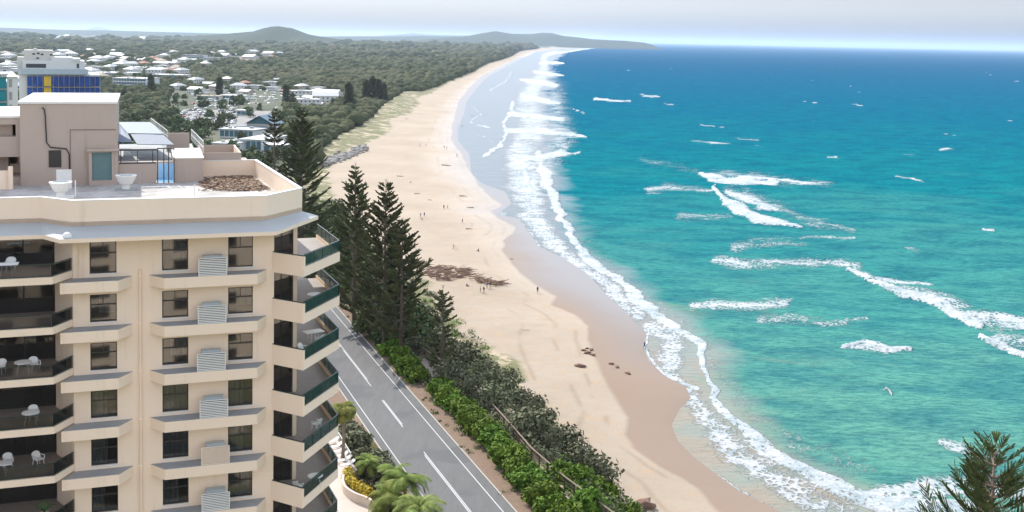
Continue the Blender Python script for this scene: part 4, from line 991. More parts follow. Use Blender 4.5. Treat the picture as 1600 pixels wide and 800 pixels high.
# timber fence --------------------------------------------------------
M_wood=simple('weathered_timber',(.20,.14,.11),.85,var=.3,sc=2); M_wood2=simple('timber_post',(.10,.065,.05),.85,var=.3,sc=2)
fp=[GP(a_,b_,14) for a_,b_ in FEN]; fp=[Vector((p.x,p.y,rz(p.y)+.1)) for p in fp]
fe=empty('timber_fence',fp[4]); tag(fe,'weathered timber post and rail fence between the path and the beach bank','fence')
ac=0; rails=MB(); wire=MB()
for p,q in zip(fp[:-1],fp[1:]):
    L=(q-p).length; n_=max(1,round(L/2.3))
    for k in range(n_):
        c=p.lerp(q,k/n_)-fp[4]; m=MB(); m.box(-.09,.09,-.09,.09,-.3,1.25); o=m.build('post',M_wood2,fe); o.location=c
        a_=p.lerp(q,k/n_)-fp[4]; b_=p.lerp(q,(k+1)/n_)-fp[4]; d_=(b_-a_); nn=Vector((-d_.y,d_.x,0)).normalized()*.07
        for z0,z1,thk in ((1.24,1.32,1.6),(.62,.74,.5),(.22,.32,.5)):
            V=[a_+nn*thk+Vector((0,0,z0)),a_-nn*thk+Vector((0,0,z0)),a_-nn*thk+Vector((0,0,z1)),a_+nn*thk+Vector((0,0,z1)),b_+nn*thk+Vector((0,0,z0)),b_-nn*thk+Vector((0,0,z0)),b_-nn*thk+Vector((0,0,z1)),b_+nn*thk+Vector((0,0,z1))]
            rails.add(V,[(0,1,2,3),(7,6,5,4),(0,4,5,1),(1,5,6,2),(2,6,7,3),(3,7,4,0)])
rails.build('rails',M_wood,fe)
# palms -----------------------------------------------------------------
def palm_meshes(h,L,nf,seed,mat=M_palm,fan=False,wd=.05):
    rr=random.Random(seed); tr=MB(); tr.tube([(0,0,-.5),(.15,0,h*.5),(0,.1,h)],[.24,.18,.16],8)
    V=[];Fq=[]
    for k in range(nf):
        a_=k*2.399+rr.uniform(-.2,.2); el=rr.uniform(-.15,1.25); dx,dy=math.cos(a_),math.sin(a_); pts=[]; x=0;z=h; ang=el; st=L/9
        for q in range(10):
            pts.append(Vector((dx*x,dy*x,z))); x+=math.cos(ang)*st; z+=math.sin(ang)*st; ang-=.16+.12*rr.random()
        for q in range(9):
            for f_ in (0,.17,.33,.5,.67,.83):
                p=pts[q].lerp(pts[q+1],f_); t_=(pts[q+1]-pts[q]).normalized(); sd=t_.cross(Vector((0,0,1))).normalized(); s_=(q+f_)/9
                ll=L*.26*math.sin(math.pi*min(1,.12+s_*.88))**.6+.05
                for sg in (-1,1):
                    d_=(sd*sg+t_*.55+Vector((0,0,-.30))).normalized(); w_=t_*wd
                    b0=len(V); V+=[p-w_,p+w_,p+d_*ll+w_*.3,p+d_*ll-w_*.3]; Fq.append((b0,b0+1,b0+2,b0+3))
        b0=len(V)
        for q in range(10): V+=[pts[q]+Vector((-dy,dx,0))*.03,pts[q]-Vector((-dy,dx,0))*.03]
        Fq+=[(b0+2*q,b0+2*q+2,b0+2*q+3,b0+2*q+1) for q in range(9)]
    return tr.mesh('trunk',M_pbark,True),np_mesh('crown',np.array([tuple(v) for v in V]),np.array(Fq),[mat])
PA=[palm_meshes(5.5,3.4,19,81,wd=.03),palm_meshes(4.5,3.1,18,82,wd=.03)]
for i,(x_,y_,zc,s_,lab) in enumerate([(632,752,19,1.05,'leafy palm overhanging the road edge line at the bottom'),(655,795,19,1.1,'lowest palm beside the road, cut by the bottom edge'),(606,775,18.5,.95,'palm between the curved white wall and the road'),(575,722,17.5,.7,'small palm behind the yellow flower bed'),(618,738,19,.8,'palm crown just above the palm at the road edge line'),(640,825,19,1.0,'palm mostly below the bottom edge of the picture')]):
    c=GP(x_,y_,zc); h0=(5.5 if i%2==0 else 4.5)*s_; tree_obj('palm_tree',PA[i%2],(c.x,c.y,zc-h0),i*1.1,s_,lab,'palm tree','palms beside the curved terrace')
PN=palm_meshes(6.0,2.0,60,85,M_pand,wd=.16); c=GP(536,640,21.5); tree_obj('pandanus_tree',PN,(c.x,c.y,c.z-6),0,1,'yellow-green spiky pandanus tree beside the lower balconies','tree')
# terrace by the building ---------------------------------------------
M_terr=simple('pale_terrace_paving',(.50,.42,.36),.8,var=.12,sc=.7); ZT=16.0
def gp(L_,z): return [tuple(map(float,G(a_,b_,z))) for a_,b_ in L_]
def smooth_path(P,n_=60):
    P=np.array(P,float); t=np.arange(len(P)); tt=np.linspace(0,len(P)-1,n_); out_=[]
    for s_ in tt:
        i=int(min(s_,len(P)-2)); f_=s_-i; p0=P[max(i-1,0)];p1=P[i];p2=P[i+1];p3=P[min(i+2,len(P)-1)]
        out_.append(tuple(.5*((2*p1)+(-p0+p2)*f_+(2*p0-5*p1+4*p2-p3)*f_**2+(-p0+3*p1-3*p2+p3)*f_**3)))
    return out_
tp=smooth_path(gp([(541,735),(534,745),(537,760),(552,771),(568,777),(580,784),(586,796),(580,808),(562,815),(535,816),(500,816)],ZT+.9))
fl_=MB(); fl_.prism(gp([(470,735),(505,715),(545,735),(560,760),(583,785),(583,812),(530,822),(450,822)],ZT),12,ZT); te=fl_.build('terrace',M_terr); tag(te,kind='structure')
cw=MB(); band(cw,tp,.28,12.2,ZT+1.0); cwo=cw.build('curved_wall',wallmat('pale_cream_wall',(.62,.52,.42))); tag(cwo,'S-shaped cream wall round the paved terrace below the balconies','wall')
fb=smooth_path(gp([(546,733),(543,742),(552,752),(566,760),(578,768)],ZT+.9),30); r=np.random.default_rng(9)
c=np.array([(x_,y_,ZT+.7) for x_,y_ in fb]); V,Fq=leaf_cloud(3600,c,np.full(len(c),.75),.09,r)
M_yel=NT('yellow_blossom'); M_yel.base(M_yel.mix(M_yel.ss(M_yel.noise(5,3,.6,M_yel.pos()),.4,.6),(.16,.2,.02,1),(.75,.48,.01,1))).set(.8); yo=link(bpy.data.objects.new('flower_bush',np_mesh('flower_bush',V,Fq,[M_yel.m]))); tag(yo,'low yellow flowering bush inside the curve of the terrace wall','bush')
M_cloth=simple('white_sling',(.72,.68,.64),.8)
def lounger():
    e=empty('sun_lounger',(0,0,0)); m=MB(); m.box(-.33,.33,-.95,.35,.30,.36); m.build('bed',M_cloth,e)
    m=MB(); m.add([(-.33,.35,.30),(.33,.35,.30),(.33,.95,.72),(-.33,.95,.72),(-.33,.35,.36),(.33,.35,.36),(.33,.92,.78),(-.33,.92,.78)],[(0,1,2,3),(7,6,5,4),(0,4,5,1),(1,5,6,2),(2,6,7,3),(3,7,4,0)]); m.build('backrest',M_cloth,e)
    for sx in (-.28,.28):
        for sy in (-.85,.3): m=MB(); m.box(sx-.03,sx+.03,sy-.03,sy+.03,0,.30); m.build('leg',M_white,e)
    return e
lo0=lounger(); LL=[(519,693),(524,701),(529,708),(534,715),(538,722),(543,729)]
names=['farthest','second farthest','third farthest','third nearest','second nearest','nearest']
for i,(x_,y_) in enumerate(LL):
    o=lo0 if i==0 else copy_tree(lo0); p=GP(x_,y_,15.1); o.location=p; o.rotation_euler=(0,0,R(-60)); tag(o,names[i]+' white sun lounger of the row by the pool fence','sun lounger','sun loungers in a row by the pool fence')
pd=MB(); pd.prism(gp([(505,672),(526,681),(560,738),(500,745)],15.0),12.5,15.05); o=pd.build('pool_deck',M_terr); tag(o,kind='structure')
pf=MB(); P0=GP(524,681,15.1);P1=GP(548,722,15.1)
pe=empty('pool_fence',P0); tag(pe,'white-railed pool fence beside the row of sun loungers','fence'); m=MB()
for k in range(15): c=P0.lerp(P1,k/14)-P0; m.box(c.x-.03,c.x+.03,c.y-.03,c.y+.03,0,1.15)
m.build('posts',M_white,pe); m=MB(); m.tube([Vector((0,0,1.15)),P1-P0+Vector((0,0,1.15))],.05,6); m.build('rail',M_white,pe)
HB=[shrub_mesh(91,4,4,3,1500,.2,M_coast,26,True)]
for i,(x_,y_) in enumerate([(543,682),(550,695),(557,710),(565,730),(590,735),(585,760),(600,745),(596,790),(605,810),(548,705)]):
    tree_obj('garden_shrub',HB[0],GP(x_,y_,14),i,.8+.1*(i%3),'dark garden shrub between the pool fence and the palms','shrub','dark garden shrubs around the pool fence and palms')
lw=MB(); lw.prism(gp([(566,700),(585,690),(612,735),(600,745)],14.2),14.0,14.22); o=lw.build('lawn',grassm); tag(o,kind='structure')
dv=MB(); dv.prism(gp([(525,650),(555,662),(596,735),(590,752),(565,700)],14.18),14.0,14.18); o=dv.build('driveway',kerbm); tag(o,kind='structure')
# ------------------------------------------------------------------ town
HR=random.Random(11)
roofc={'white':simple('white_roof',(.46,.465,.46),.6,var=.1,sc=.3),'grey':simple('grey_roof',(.33,.35,.36),.6,var=.12,sc=.3),'charcoal':simple('charcoal_roof',(.10,.11,.12),.6,var=.15,sc=.3),'terracotta':simple('terracotta_roof',(.34,.15,.09),.8,var=.2,sc=.3),'tan':simple('tan_roof',(.36,.29,.22),.8,var=.15,sc=.3)}
hw_=[simple('cream_house_wall',(.48,.43,.35),.8),simple('white_house_wall',(.62,.61,.58),.8),simple('brick_house_wall',(.27,.17,.13),.85)]
M_win=simple('dark_window',(.04,.05,.06),.15,spec=.8)
def house_mesh(w_,d_,h,kind,rc,wm_):
    m=MB(); m.box(-w_/2,w_/2,-d_/2,d_/2,-1,h,0)
    o=.5; x=w_/2+o;y=d_/2+o; rh=min(w_,d_)*.24
    if kind=='flat': m.box(-x,x,-y,y,h,h+.35,1); m.box(-w_*.2,w_*.1,-1,1,h+.35,h+1.2,1)
    elif kind=='hip':
        q=max(0,(x-y)); m.add([(-x,-y,h),(x,-y,h),(x,y,h),(-x,y,h),(-q,0,h+rh),(q,0,h+rh)],[(0,1,5,4),(1,2,5),(2,3,4,5),(3,0,4),(3,2,1,0)],1)
    else: m.add([(-x,-y,h),(x,-y,h),(x,y,h),(-x,y,h),(-x,0,h+rh),(x,0,h+rh)],[(0,1,5,4),(2,3,4,5),(3,2,1,0)],1); m.add([(-w_/2,-d_/2,h),(-w_/2,d_/2,h),(-w_/2,0,h+rh*.8)],[(0,1,2)],0); m.add([(w_/2,-d_/2,h),(w_/2,d_/2,h),(w_/2,0,h+rh*.8)],[(0,2,1)],0)
    nf=max(1,int(h/2.9))
    for f_ in range(nf):
        z=f_*2.9+.9
        for k in range(max(2,int(w_/3))):
            xx=-w_/2+1.0+k*(w_-2)/max(1,int(w_/3)-1) if int(w_/3)>1 else 0
            xx=min(max(xx,-w_/2+.9),w_/2-.9)
            for s_ in (-1,1): m.box(xx-.6,xx+.6,s_*(d_/2+.02),s_*(d_/2-.05),z,z+1.2,2)
    return m.mesh('house',[wm_,roofc[rc],M_win])
HT=[]
for i,(w_,d_,h,k_,rc,wi) in enumerate([(14,9,3,'gable','white',0),(16,11,5.8,'hip','grey',1),(13,10,3,'hip','terracotta',2),(18,12,5.8,'flat','white',1),(12,9,3,'gable','charcoal',0),(20,12,6,'gable','white',1),(15,10,5.8,'hip','white',0),(14,10,3,'hip','tan',0)]):
    HT.append((house_mesh(w_,d_,h,k_,rc,hw_[wi]),rc,{'gable':'gabled','hip':'hipped','flat':'flat'}[k_],h))
placed=[]
def zone(n_,poly,names,weights,mind,area,sc=(.8,1.2)):
    xs=[p[0] for p in poly];ys_=[p[1] for p in poly]; c=0;t=0
    while c<n_ and t<n_*60:
        t+=1; x_=HR.uniform(min(xs),max(xs)); y_=HR.uniform(min(ys_),max(ys_))
        if not inpoly(x_,y_,poly): continue
        if any(abs(x_-a_)<mind[0] and abs(y_-b_)<mind[1] for a_,b_ in placed): continue
        placed.append((x_,y_)); i=HR.choices(range(len(HT)),weights)[0]; me_,rc,kd,h=HT[i]
        p=on(x_,y_); o=link(bpy.data.objects.new('house',me_)); o.location=p; o.rotation_euler=(0,0,HR.choice((-.5,-.35,1.1,.2,-.6))); s_=HR.uniform(*sc); o.scale=(s_,s_,s_)
        tag(o,f'{"two-storey" if h>4 else "single-storey"} house with a {rc} {kd} roof {area}','house',f'{rc} {kd} roofed houses {area}'); c+=1
def inpoly(x,y,poly):
    r_=False;j=len(poly)-1
    for i in range(len(poly)):
        xi,yi=poly[i];xj,yj=poly[j]
        if (yi>y)!=(yj>y) and x<(xj-xi)*(y-yi)/(yj-yi)+xi: r_=not r_
        j=i
    return r_
zone(85,[(0,84),(60,80),(140,80),(330,84),(460,86),(455,97),(330,100),(170,104),(0,105)],0,[2,4,3,2,4,2,2,3],(9,1.6),'in the far suburb left of the hill',(1.1,1.9))
zone(52,[(0,100),(160,104),(230,98),(330,104),(300,118),(170,120),(120,135),(0,150)],0,[2,4,2,3,4,2,2,2],(12,2.6),'in the town beyond the netted tower',(1,1.6))
zone(10,[(465,138),(515,140),(520,165),(470,170)],0,[3,2,0,1,1,2,2,0],(12,5),'beside the dune scrub near the beach')
zone(14,[(270,130),(450,128),(455,150),(280,150)],0,[3,2,1,1,1,2,2,1],(20,5),'among the trees behind the car park')
zone(22,[(60,58),(200,60),(240,62),(240,66),(60,66)],0,[4,1,0,2,0,4,3,0],(6,.9),'on the far wooded ridge',(2.0,3.5))
zone(26,[(775,61),(850,62),(850,69),(780,70)],0,[4,1,1,4,0,4,3,0],(5,.9),'on the headland at the end of the beach',(3,5))
# caravans and parked cars -----------------------------------------------
M_glassd=simple('car_glass',(.03,.035,.04),.1,spec=.8); M_tyre=simple('tyre',(.02,.02,.02),.8)
paints=[('white',(.70,.70,.69)),('silver',(.42,.43,.45)),('black',(.025,.025,.028)),('red',(.35,.03,.02)),('blue',(.03,.09,.28)),('grey',(.16,.17,.18))]
def car_mesh(pm):
    m=MB(); prof=[(-2.2,.35),(-2.25,.75),(-2.05,.95),(-1.45,1.0),(-.85,1.42),(.9,1.45),(1.6,1.02),(2.15,.92),(2.25,.6),(2.2,.32)]
    n_=len(prof); 
    def wd(z): return .88 if z<1.1 else .68
    V=[(-wd(z),x,z) for x,z in prof]+[(wd(z),x,z) for x,z in prof]
    m.add(V,[tuple(range(n_-1,-1,-1)),tuple(range(n_,2*n_))]+[(i,(i+1)%n_,n_+(i+1)%n_,n_+i) for i in range(n_)],0)
    m.add([(-.66,-1.40,1.05),(.66,-1.40,1.05),(.62,-.90,1.41),(-.62,-.90,1.41)],[(0,1,2,3)],1); m.add([(-.66,1.55,1.08),(.66,1.55,1.08),(.62,.97,1.44),(-.62,.97,1.44)],[(3,2,1,0)],1)
    for s_ in (-1,1): m.add([(s_*.80,-1.15,1.06),(s_*.80,1.3,1.08),(s_*.70,.85,1.38),(s_*.70,-.8,1.37)],[(0,1,2,3)],1)
    for sx in (-.82,.82):
        for sy in (-1.4,1.4): m.tube([(sx-.1,sy,.33),(sx+.1,sy,.33)],.33,10,2)
    return m.mesh('parked_car',[pm,M_glassd,M_tyre])
cars=[(n_,car_mesh(simple(n_+'_car_paint',c_,.3,spec=.6,var=.03))) for n_,c_ in paints]
rooted=[]
def car(x_,y_,rot,area):
    i=HR.choices(range(6),[10,7,2,1,1,3])[0]; p=on(x_,y_); p.z+=.08; o=link(bpy.data.objects.new('parked_car',cars[i][1])); o.location=p; o.rotation_euler=(0,0,rot); o.scale=(1.15,1.15,1.15)
    tag(o,f'{cars[i][0]} car parked {area}','car',f'{cars[i][0]} cars parked {area}')
lot=MB(); lp_=[on(*q) for q in ((265,193),(300,158),(345,150),(420,150),(450,175),(430,205),(360,200))]
o=None
cpm=simple('car_park_surface',(.24,.225,.21),.9,var=.25,sc=.05); lot.prism([(p.x,p.y) for p in lp_],4.0,4.62); o=lot.build('car_park',cpm); tag(o,kind='structure')
lot=MB(); lp_=[on(*q) for q in ((300,153),(296,143),(452,139),(460,150),(520,138),(524,170),(465,174),(450,160))]; lot.prism([(p.x,p.y) for p in lp_],4.0,4.57); o=lot.build('caravan_park_ground',simple('pale_gravel',(.30,.27,.23),.9,var=.35,sc=.06)); tag(o,kind='structure')
ncar=0
for row in range(13):
    y_=153+row*3.4
    x_=285-row*2
    while x_<436:
        x_+=HR.choice((8,8.5,9,18) if HR.random()<.92 else (36,))*(.75+row*.03)
        if inpoly(x_,y_,[(275,190),(302,158),(420,152),(440,178),(425,200),(360,198)]) and not(372<x_<425 and 165<y_<203):
            car(x_,y_+HR.uniform(-.5,.5),R(-25)+HR.uniform(-.06,.06)+(math.pi if HR.random()<.5 else 0),'in the open car park behind the roof terrace'); ncar+=1
for x_,y_ in [(245,192),(252,196),(258,201),(239,187)]: car(x_,y_,R(35),'on the street left of the car park')
def caravan():
    m=MB(); 
    m.box(-1.15,1.15,-2.9,2.9,.5,2.3,0); m.box(-1.05,1.05,-2.7,2.7,2.3,2.6,0)
    for sy in (-1.6,0.3,1.6): m.box(1.14,1.17,sy-.4,sy+.4,1.3,1.9,1); m.box(-1.17,-1.14,sy-.4,sy+.4,1.3,1.9,1)
    for sx in (-.95,.95): m.tube([(sx-.1,.1,.33),(sx+.1,.1,.33)],.33,10,2)
    m.box(-.04,.04,-4.0,-2.9,.45,.55,2); return m.mesh('caravan',[M_white,M_glassd,M_tyre])
cv=caravan()
for i in range(46):
    for _ in range(40):
        x_=HR.uniform(300,450); y_=HR.uniform(143,158)
        if not any(abs(x_-a_)<9 and abs(y_-b_)<3 for a_,b_ in placed): break
    placed.append((x_,y_)); p=on(x_,y_); o=link(bpy.data.objects.new('caravan',cv)); o.location=p; o.rotation_euler=(0,0,HR.choice((.3,1.6,-.5))); tag(o,'white caravan in the caravan park behind the long white shed','caravan','white caravans behind the long white shed')
for i in range(26):
    x_=HR.uniform(462,505); y_=HR.uniform(148,172); p=on(x_,y_); o=link(bpy.data.objects.new('caravan',cv)); o.location=p; o.rotation_euler=(0,0,HR.choice((.3,1.6,-.5))); tag(o,'white caravan parked between the dunes and the near pines','caravan','white caravans between the dunes and the near pines')
# larger buildings -----------------------------------------------------------
M_wh=simple('white_building_wall',(.62,.62,.60),.7,var=.06,sc=.2); M_gl=simple('blue_green_glazing',(.06,.14,.17),.12,spec=.8)
def block(name,px0,px1,py_,hgt,dep,lab,cat='building',roof='white',floors=2,rot=-.18,wall=None,glaz=True,extra=None):
    a_=on(px0,py_); b_=on(px1,py_); W=math.hypot(b_.x-a_.x,b_.y-a_.y); c=(a_+b_)/2; e=empty(name,c,rot); tag(e,lab,cat)
    m=MB(); m.box(-W/2,W/2,0,dep,-1,hgt); m.build('wall',wall or M_wh,e)
    m=MB(); m.box(-W/2-.6,W/2+.6,-.6,dep+.6,hgt+.002,hgt+.5); 
    rs_=random.Random(int(px0)); 
    for k in range(int(W*dep/120)): x_=rs_.uniform(-W/2+2,W/2-3);y_=rs_.uniform(1,dep-3); m.box(x_,x_+rs_.uniform(.8,2.4),y_,y_+rs_.uniform(.8,2),hgt+.5,hgt+.5+rs_.uniform(.4,1.3))
    m.build('roof',roofc[roof],e)
    if glaz:
        fh=hgt/floors
        for f_ in range(floors):
            m=MB(); n_=max(2,int(W/3.2))
            for k in range(n_): x_=-W/2+.6+k*(W-1.2)/n_; m.box(x_+.2,x_+(W-1.2)/n_-.2,-.04,.1,f_*fh+.9,f_*fh+fh-.5)
            m.build('window_row',M_gl,e)
    return e
block('office_building',172,232,138,11,30,'white three-storey building with blue-green windows beyond the netted tower',floors=3)
block('shopping_centre',205,262,113,7,45,'long low pale retail building beyond the white three-storey building',roof='grey',floors=1)
block('shopping_centre',120,200,122,7,45,'low grey-roofed retail building left of the long pale one',roof='grey',floors=1)
block('shopping_centre',225,285,124,6,30,'white barn-roofed hall right of the white three-storey building',roof='white',floors=1)
block('long_shed',345,382,157,4.5,13,'long low shed with a bright white roof behind the car park',roof='white',floors=1,rot=-.1)
block('long_shed',306,344,157,4,12,'long tan-roofed shed left of the bright white one',roof='tan',floors=1,rot=-.1)
block('long_shed',368,392,181,4,9,'small white-roofed building left of the blue gabled hall',roof='white',floors=1,rot=-.1)
block('apartment_block',285,318,96,14,20,'pale mid-rise block in the far suburb',roof='white',floors=4)
block('apartment_block',318,345,99,12,20,'pale mid-rise block with shaded windows, right of the taller far one',roof='white',floors=4)
block('school_hall',335,372,93,8,26,'grey-roofed hall near the far suburb',roof='grey',floors=2)
# blue gabled hall
a_=on(384,204);b_=on(428,204); e=empty('gabled_hall',(a_+b_)/2,-.15); tag(e,'hall with a big slate-blue gabled roof in front of the car park','hall'); W=(b_-a_).length
M_slate=simple('slate_blue_roof',(.06,.12,.18),.5,var=.1,sc=.3)
m=MB(); m.box(-W/2,W/2,0,16,-1,4.5); m.build('wall',hw_[0],e)
m=MB(); m.add([(-W/2-1.5,-1.5,4.2),(0,-1.5,10),(W/2+1.5,-1.5,4.2),(-W/2-1.5,18,4.2),(0,18,10),(W/2+1.5,18,4.2),(-W/2-1.5,-1.5,3.9),(0,-1.5,9.6),(W/2+1.5,-1.5,3.9)],[(0,1,4,3),(1,2,5,4),(0,6,7,1),(1,7,8,2)]); m.build('roof',M_slate,e)
m=MB(); m.add([(-W/2,-.05,4.4),(W/2,-.05,4.4),(0,-.05,9.3)],[(0,1,2)]); m.build('gable',M_gl,e); m=MB(); m.box(-W/2-4,W/2+6,-8,-1.6,2.8,3.2); m.build('verandah_roof',M_slate,e)
# low white club complex just behind the roof parapet
for (x0,x1,y_,hh,dd,lab,rc) in [(330,368,238,4.5,34,'white flat-roofed club wing nearest the apartment roof','white'),(372,412,236,6,30,'middle white wing of the flat-roofed club, with rooftop units','white'),(408,446,242,5,22,'right-hand white wing of the flat-roofed club by the thin pine','white'),(338,400,216,5,16,'grey ribbed-roof wing behind the white club roofs','grey')]:
    block('club_building',x0,x1,y_,hh,dd,lab,roof=rc,floors=1,rot=-.25)
# towers wrapped for construction
M_net=NT('blue_scaffold_net'); n_=M_net.noise(.25,5,.7,M_net.obj()); M_net.base(M_net.mix(M_net.ss(n_,.3,.7),(.004,.03,.16,1),(.02,.09,.36,1))).set(.7); M_net=M_net.m
M_steel=simple('scaffold_steel',(.32,.30,.30),.5); M_yellow=simple('yellow_boards',(.62,.42,.04),.8); M_teal=simple('teal_net',(.01,.20,.24),.7,var=.3,sc=.4)
def tower_at(px_,Yd): X,Yr,Z=[float(q) for q in ray(px_,100)]; return X/Yr*Yd
def zpx(py_,px_,Yd): X,Yr,Z=[float(q) for q in ray(px_,py_)]; return H+Z/Yr*Yd
YT=280; x0=tower_at(30,YT);x1=tower_at(157,YT); zt1=zpx(115,90,YT)
t=empty('netted_tower',((x0+x1)/2,YT,10),R(23)); t.scale=(.92,1,1); tag(t,'white tower under renovation wrapped in blue netting, behind the penthouse','building')
W=x1-x0; zb=lambda py_: zpx(py_,90,YT)-10
m=MB(); m.box(-W/2,W/2,0,18,-1,zb(116)); m.build('wall',M_wh,t)
fr=MB(); nt_=MB(); nt2=MB()
k=0; zz=zb(118)
while zz>2:
    n_=9
    for q in range(n_):
        xx=-W/2+2+q*(W-2)/n_; (nt2 if (q==2 and k<2) else nt_).box(xx+.1,xx+(W-2)/n_-.12,-1.15,-1.05,zz-2.7,zz-.15)
    fr.box(-W/2+2,W/2,-1.5,-.2,zz-.12,zz-.02,0); zz-=2.9; k+=1
for q in range(15): xx=-W/2+2+q*(W-2)/14; fr.tube([(xx,-1.5,0),(xx,-1.5,zb(116))],.05,5)
nt_.build('scaffold_net',M_net,t); nt2.build('yellow_hoarding',M_yellow,t); fr.build('scaffold',M_steel,t)
m=MB(); X0=lambda p_: tower_at(p_,YT)-(x0+x1)/2
M_wc=simple('weathered_white_wall',(.55,.53,.48),.8,var=.12,sc=.3)
m.prism([(X0(28),.5),(X0(34),-1.5),(X0(130),-1.5),(X0(139),.5),(X0(139),14),(X0(28),14)],zb(116),zb(108)); m.build('awning_storey',simple('pale_blue_cladding',(.36,.43,.47),.6),t)
m=MB(); m.box(X0(36),X0(133),0,13,zb(108),zb(95)); m.build('upper_storey',M_wh,t)
m=MB(); m.box(X0(41),X0(72),-.06,.4,zb(106),zb(100)); m.build('window_strip',M_win,t)
m=MB(); m.box(X0(114),X0(126),-.3,8,zb(95),zb(91)); m.box(X0(80),X0(114),1,10,zb(95),zb(89.5)); m.build('roof_room',M_wh,t)
m=MB(); m.box(X0(38),X0(83),2,11,zb(95),zb(79)); m.box(X0(27),X0(38),2,9,zb(108),zb(90)); m.box(X0(52),X0(58),3,6,zb(79),zb(76.5)); m.build('lift_tower',M_wc,t)
for a_,b_ in ((53,85),(60,84),(66,85.5),(80,86),(59,91.5)): m=MB(); m.box(X0(a_)-.35,X0(a_)+.35,1.94,2.2,zb(b_+1.2),zb(b_-1.2)); m.build('opening',M_win,t)
m=MB(); m.box(X0(120),X0(124),-.1,0.2,zb(106),zb(99)); m.build('door',M_win,t)
YT2=245; t=empty('wrapped_tower',(tower_at(-15,YT2),YT2,10),R(25)); t.scale=(.92,1,1); tag(t,'slim tower with teal and blue netting at the left edge of the picture','building'); cxx=tower_at(-15,YT2); X0=lambda p_: tower_at(p_,YT2)-cxx; zb=lambda py_: zpx(py_,10,YT2)-10
m=MB(); m.box(X0(-60),X0(27),0,14,-1,zb(128)); m.box(X0(10),X0(27),-.4,0,0,zb(120)); m.build('wall',M_wh,t)
m=MB(); 
for k in range(14): m.box(X0(-60),X0(9),-.8,-.7,zb(120)-2.9*k-2.6,zb(120)-2.9*k)
m.build('scaffold_net',M_teal,t)
m=MB()
for k in range(14):
    m.box(X0(-60),X0(10),-1.1,-.9,zb(120)-2.9*k-.1,zb(120)-2.9*k+.1)
    m.box(X0(13),X0(18),-.45,-.3,zb(124)-2.9*k-1.8,zb(124)-2.9*k)
m.build('scaffold',M_steel,t); m=MB(); m.add([(X0(10),-1,zb(120)),(X0(27),-1,zb(120)),(X0(27),4,zb(120)),(X0(10),4,zb(120)),(X0(18),1.5,zb(112))],[(0,1,4),(1,2,4),(2,3,4),(3,0,4)]); m.build('canopy',M_white,t)
# ------------------------------------------------------------------ trees of the town and the wood
TT=[shrub_mesh(101+i,w_,d_,h,n_,.55,M_tree,26) for i,(w_,d_,h,n_) in enumerate([(9,9,8,420),(11,10,9,460),(7,8,10,380),(12,11,7.5,460)])]
def beachside(x_,y_): 
    X_,Y_=[float(q) for q in G(x_,y_,4)]; return X_>float(cx(Fc,np.array([Y_])[0]))-3
TP=[]; t_=0
keepout=[(330,446,205,246),(368,430,168,206)]
def free(x_,y_):
    if inpoly(x_,y_,[(268,192),(300,153),(425,150),(445,178),(430,204),(360,200)]): return HR.random()<.12
    if any(a_<x_<b_ and c_<y_<d_ for a_,b_,c_,d_ in keepout): return HR.random()<.05
    return not any(abs(x_-a_)<10 and -4<y_-b_<7 for a_,b_ in placed)
while len(TP)<270 and t_<9000:
    t_+=1; y_=114+ (262-114)*HR.random()**1.1; x_=HR.uniform(165,620)
    if beachside(x_,y_) or not free(x_,y_): continue
    if any(((x_-a_)/11)**2+((y_-b_)/4.5)**2<1 for a_,b_ in TP): continue
    TP.append((x_,y_))
for i,(x_,y_) in enumerate(TP):
    p=on(x_,y_); area='round the car park and club' if (x_<450 and y_>140) else ('behind the town centre' if x_<450 else 'behind the dunes of the beach')
    tree_obj('gum_tree',TT[i%4],p,HR.random()*6,HR.uniform(.65,1.15)*(.75 if x_>470 else 1),'bushy green tree among others '+area,'tree','bushy trees '+area)
# the wood: one mass
def ico():
    bm=bmesh.new(); bmesh.ops.create_icosphere(bm,subdivisions=2,radius=1); V=np.array([v.co[:] for v in bm.verts]); Fq=np.array([[v.index for v in f_.verts] for f_ in bm.faces]); bm.free(); return V,Fq
IV,IF=ico(); temps=[]
for s_ in range(5):
    r=np.random.default_rng(200+s_); V=IV.copy(); 
    c=rdir(14,r); dd=(V@c.T).max(1); V=V*(.62+.55*sst(dd,.55,1.0)+.10*r.normal(size=len(V)))[:,None]; V[:,2]=np.where(V[:,2]<-.2,-.5,V[:,2])*.8; temps.append(V)
r=np.random.default_rng(77); Ps=[];Rs=[]
Yd=480.0
while Yd<8000:
    Rr=max(3.7,Yd*.0027); xe=float(cx(Fc,Yd))-Rr*.5; xl=-Yd*.56; n_=int((xe-xl)/(1.35*Rr))
    X_=np.linspace(xl,xe,n_)+r.uniform(-.6,.6,n_)*Rr; X_=np.minimum(X_,xe); Y_=Yd+r.uniform(-1,1,n_)*Rr*1.6
    Ps.append(np.stack([X_,Y_],1)); Rs.append(np.full(n_,Rr)*r.uniform(.5,1.15,n_)*(1+.5*(r.random(n_)>.9))); Yd+=Rr*(2.2 if Yd<1500 else 3.0)
Ps=np.concatenate(Ps);Rs=np.concatenate(Rs); Zg=hz(Ps[:,0],Ps[:,1])
qx,qy=proj(Ps[:,0],Ps[:,1],Zg)
dens=np.ones(len(Ps)); 
def band_in(x0,x1,y0,y1): return (qx>x0)&(qx<x1)&(qy>y0)&(qy<y1)
dens=np.where(band_in(-50,465,82,100),.50,dens); dens=np.where(band_in(-50,300,98,150),.45,dens); dens=np.where(band_in(262,448,147,262),.0,dens); dens=np.where(band_in(440,520,140,172),.15,dens); dens=np.where(band_in(-100,262,150,300),.55,dens)
near_house=np.zeros(len(Ps),bool)
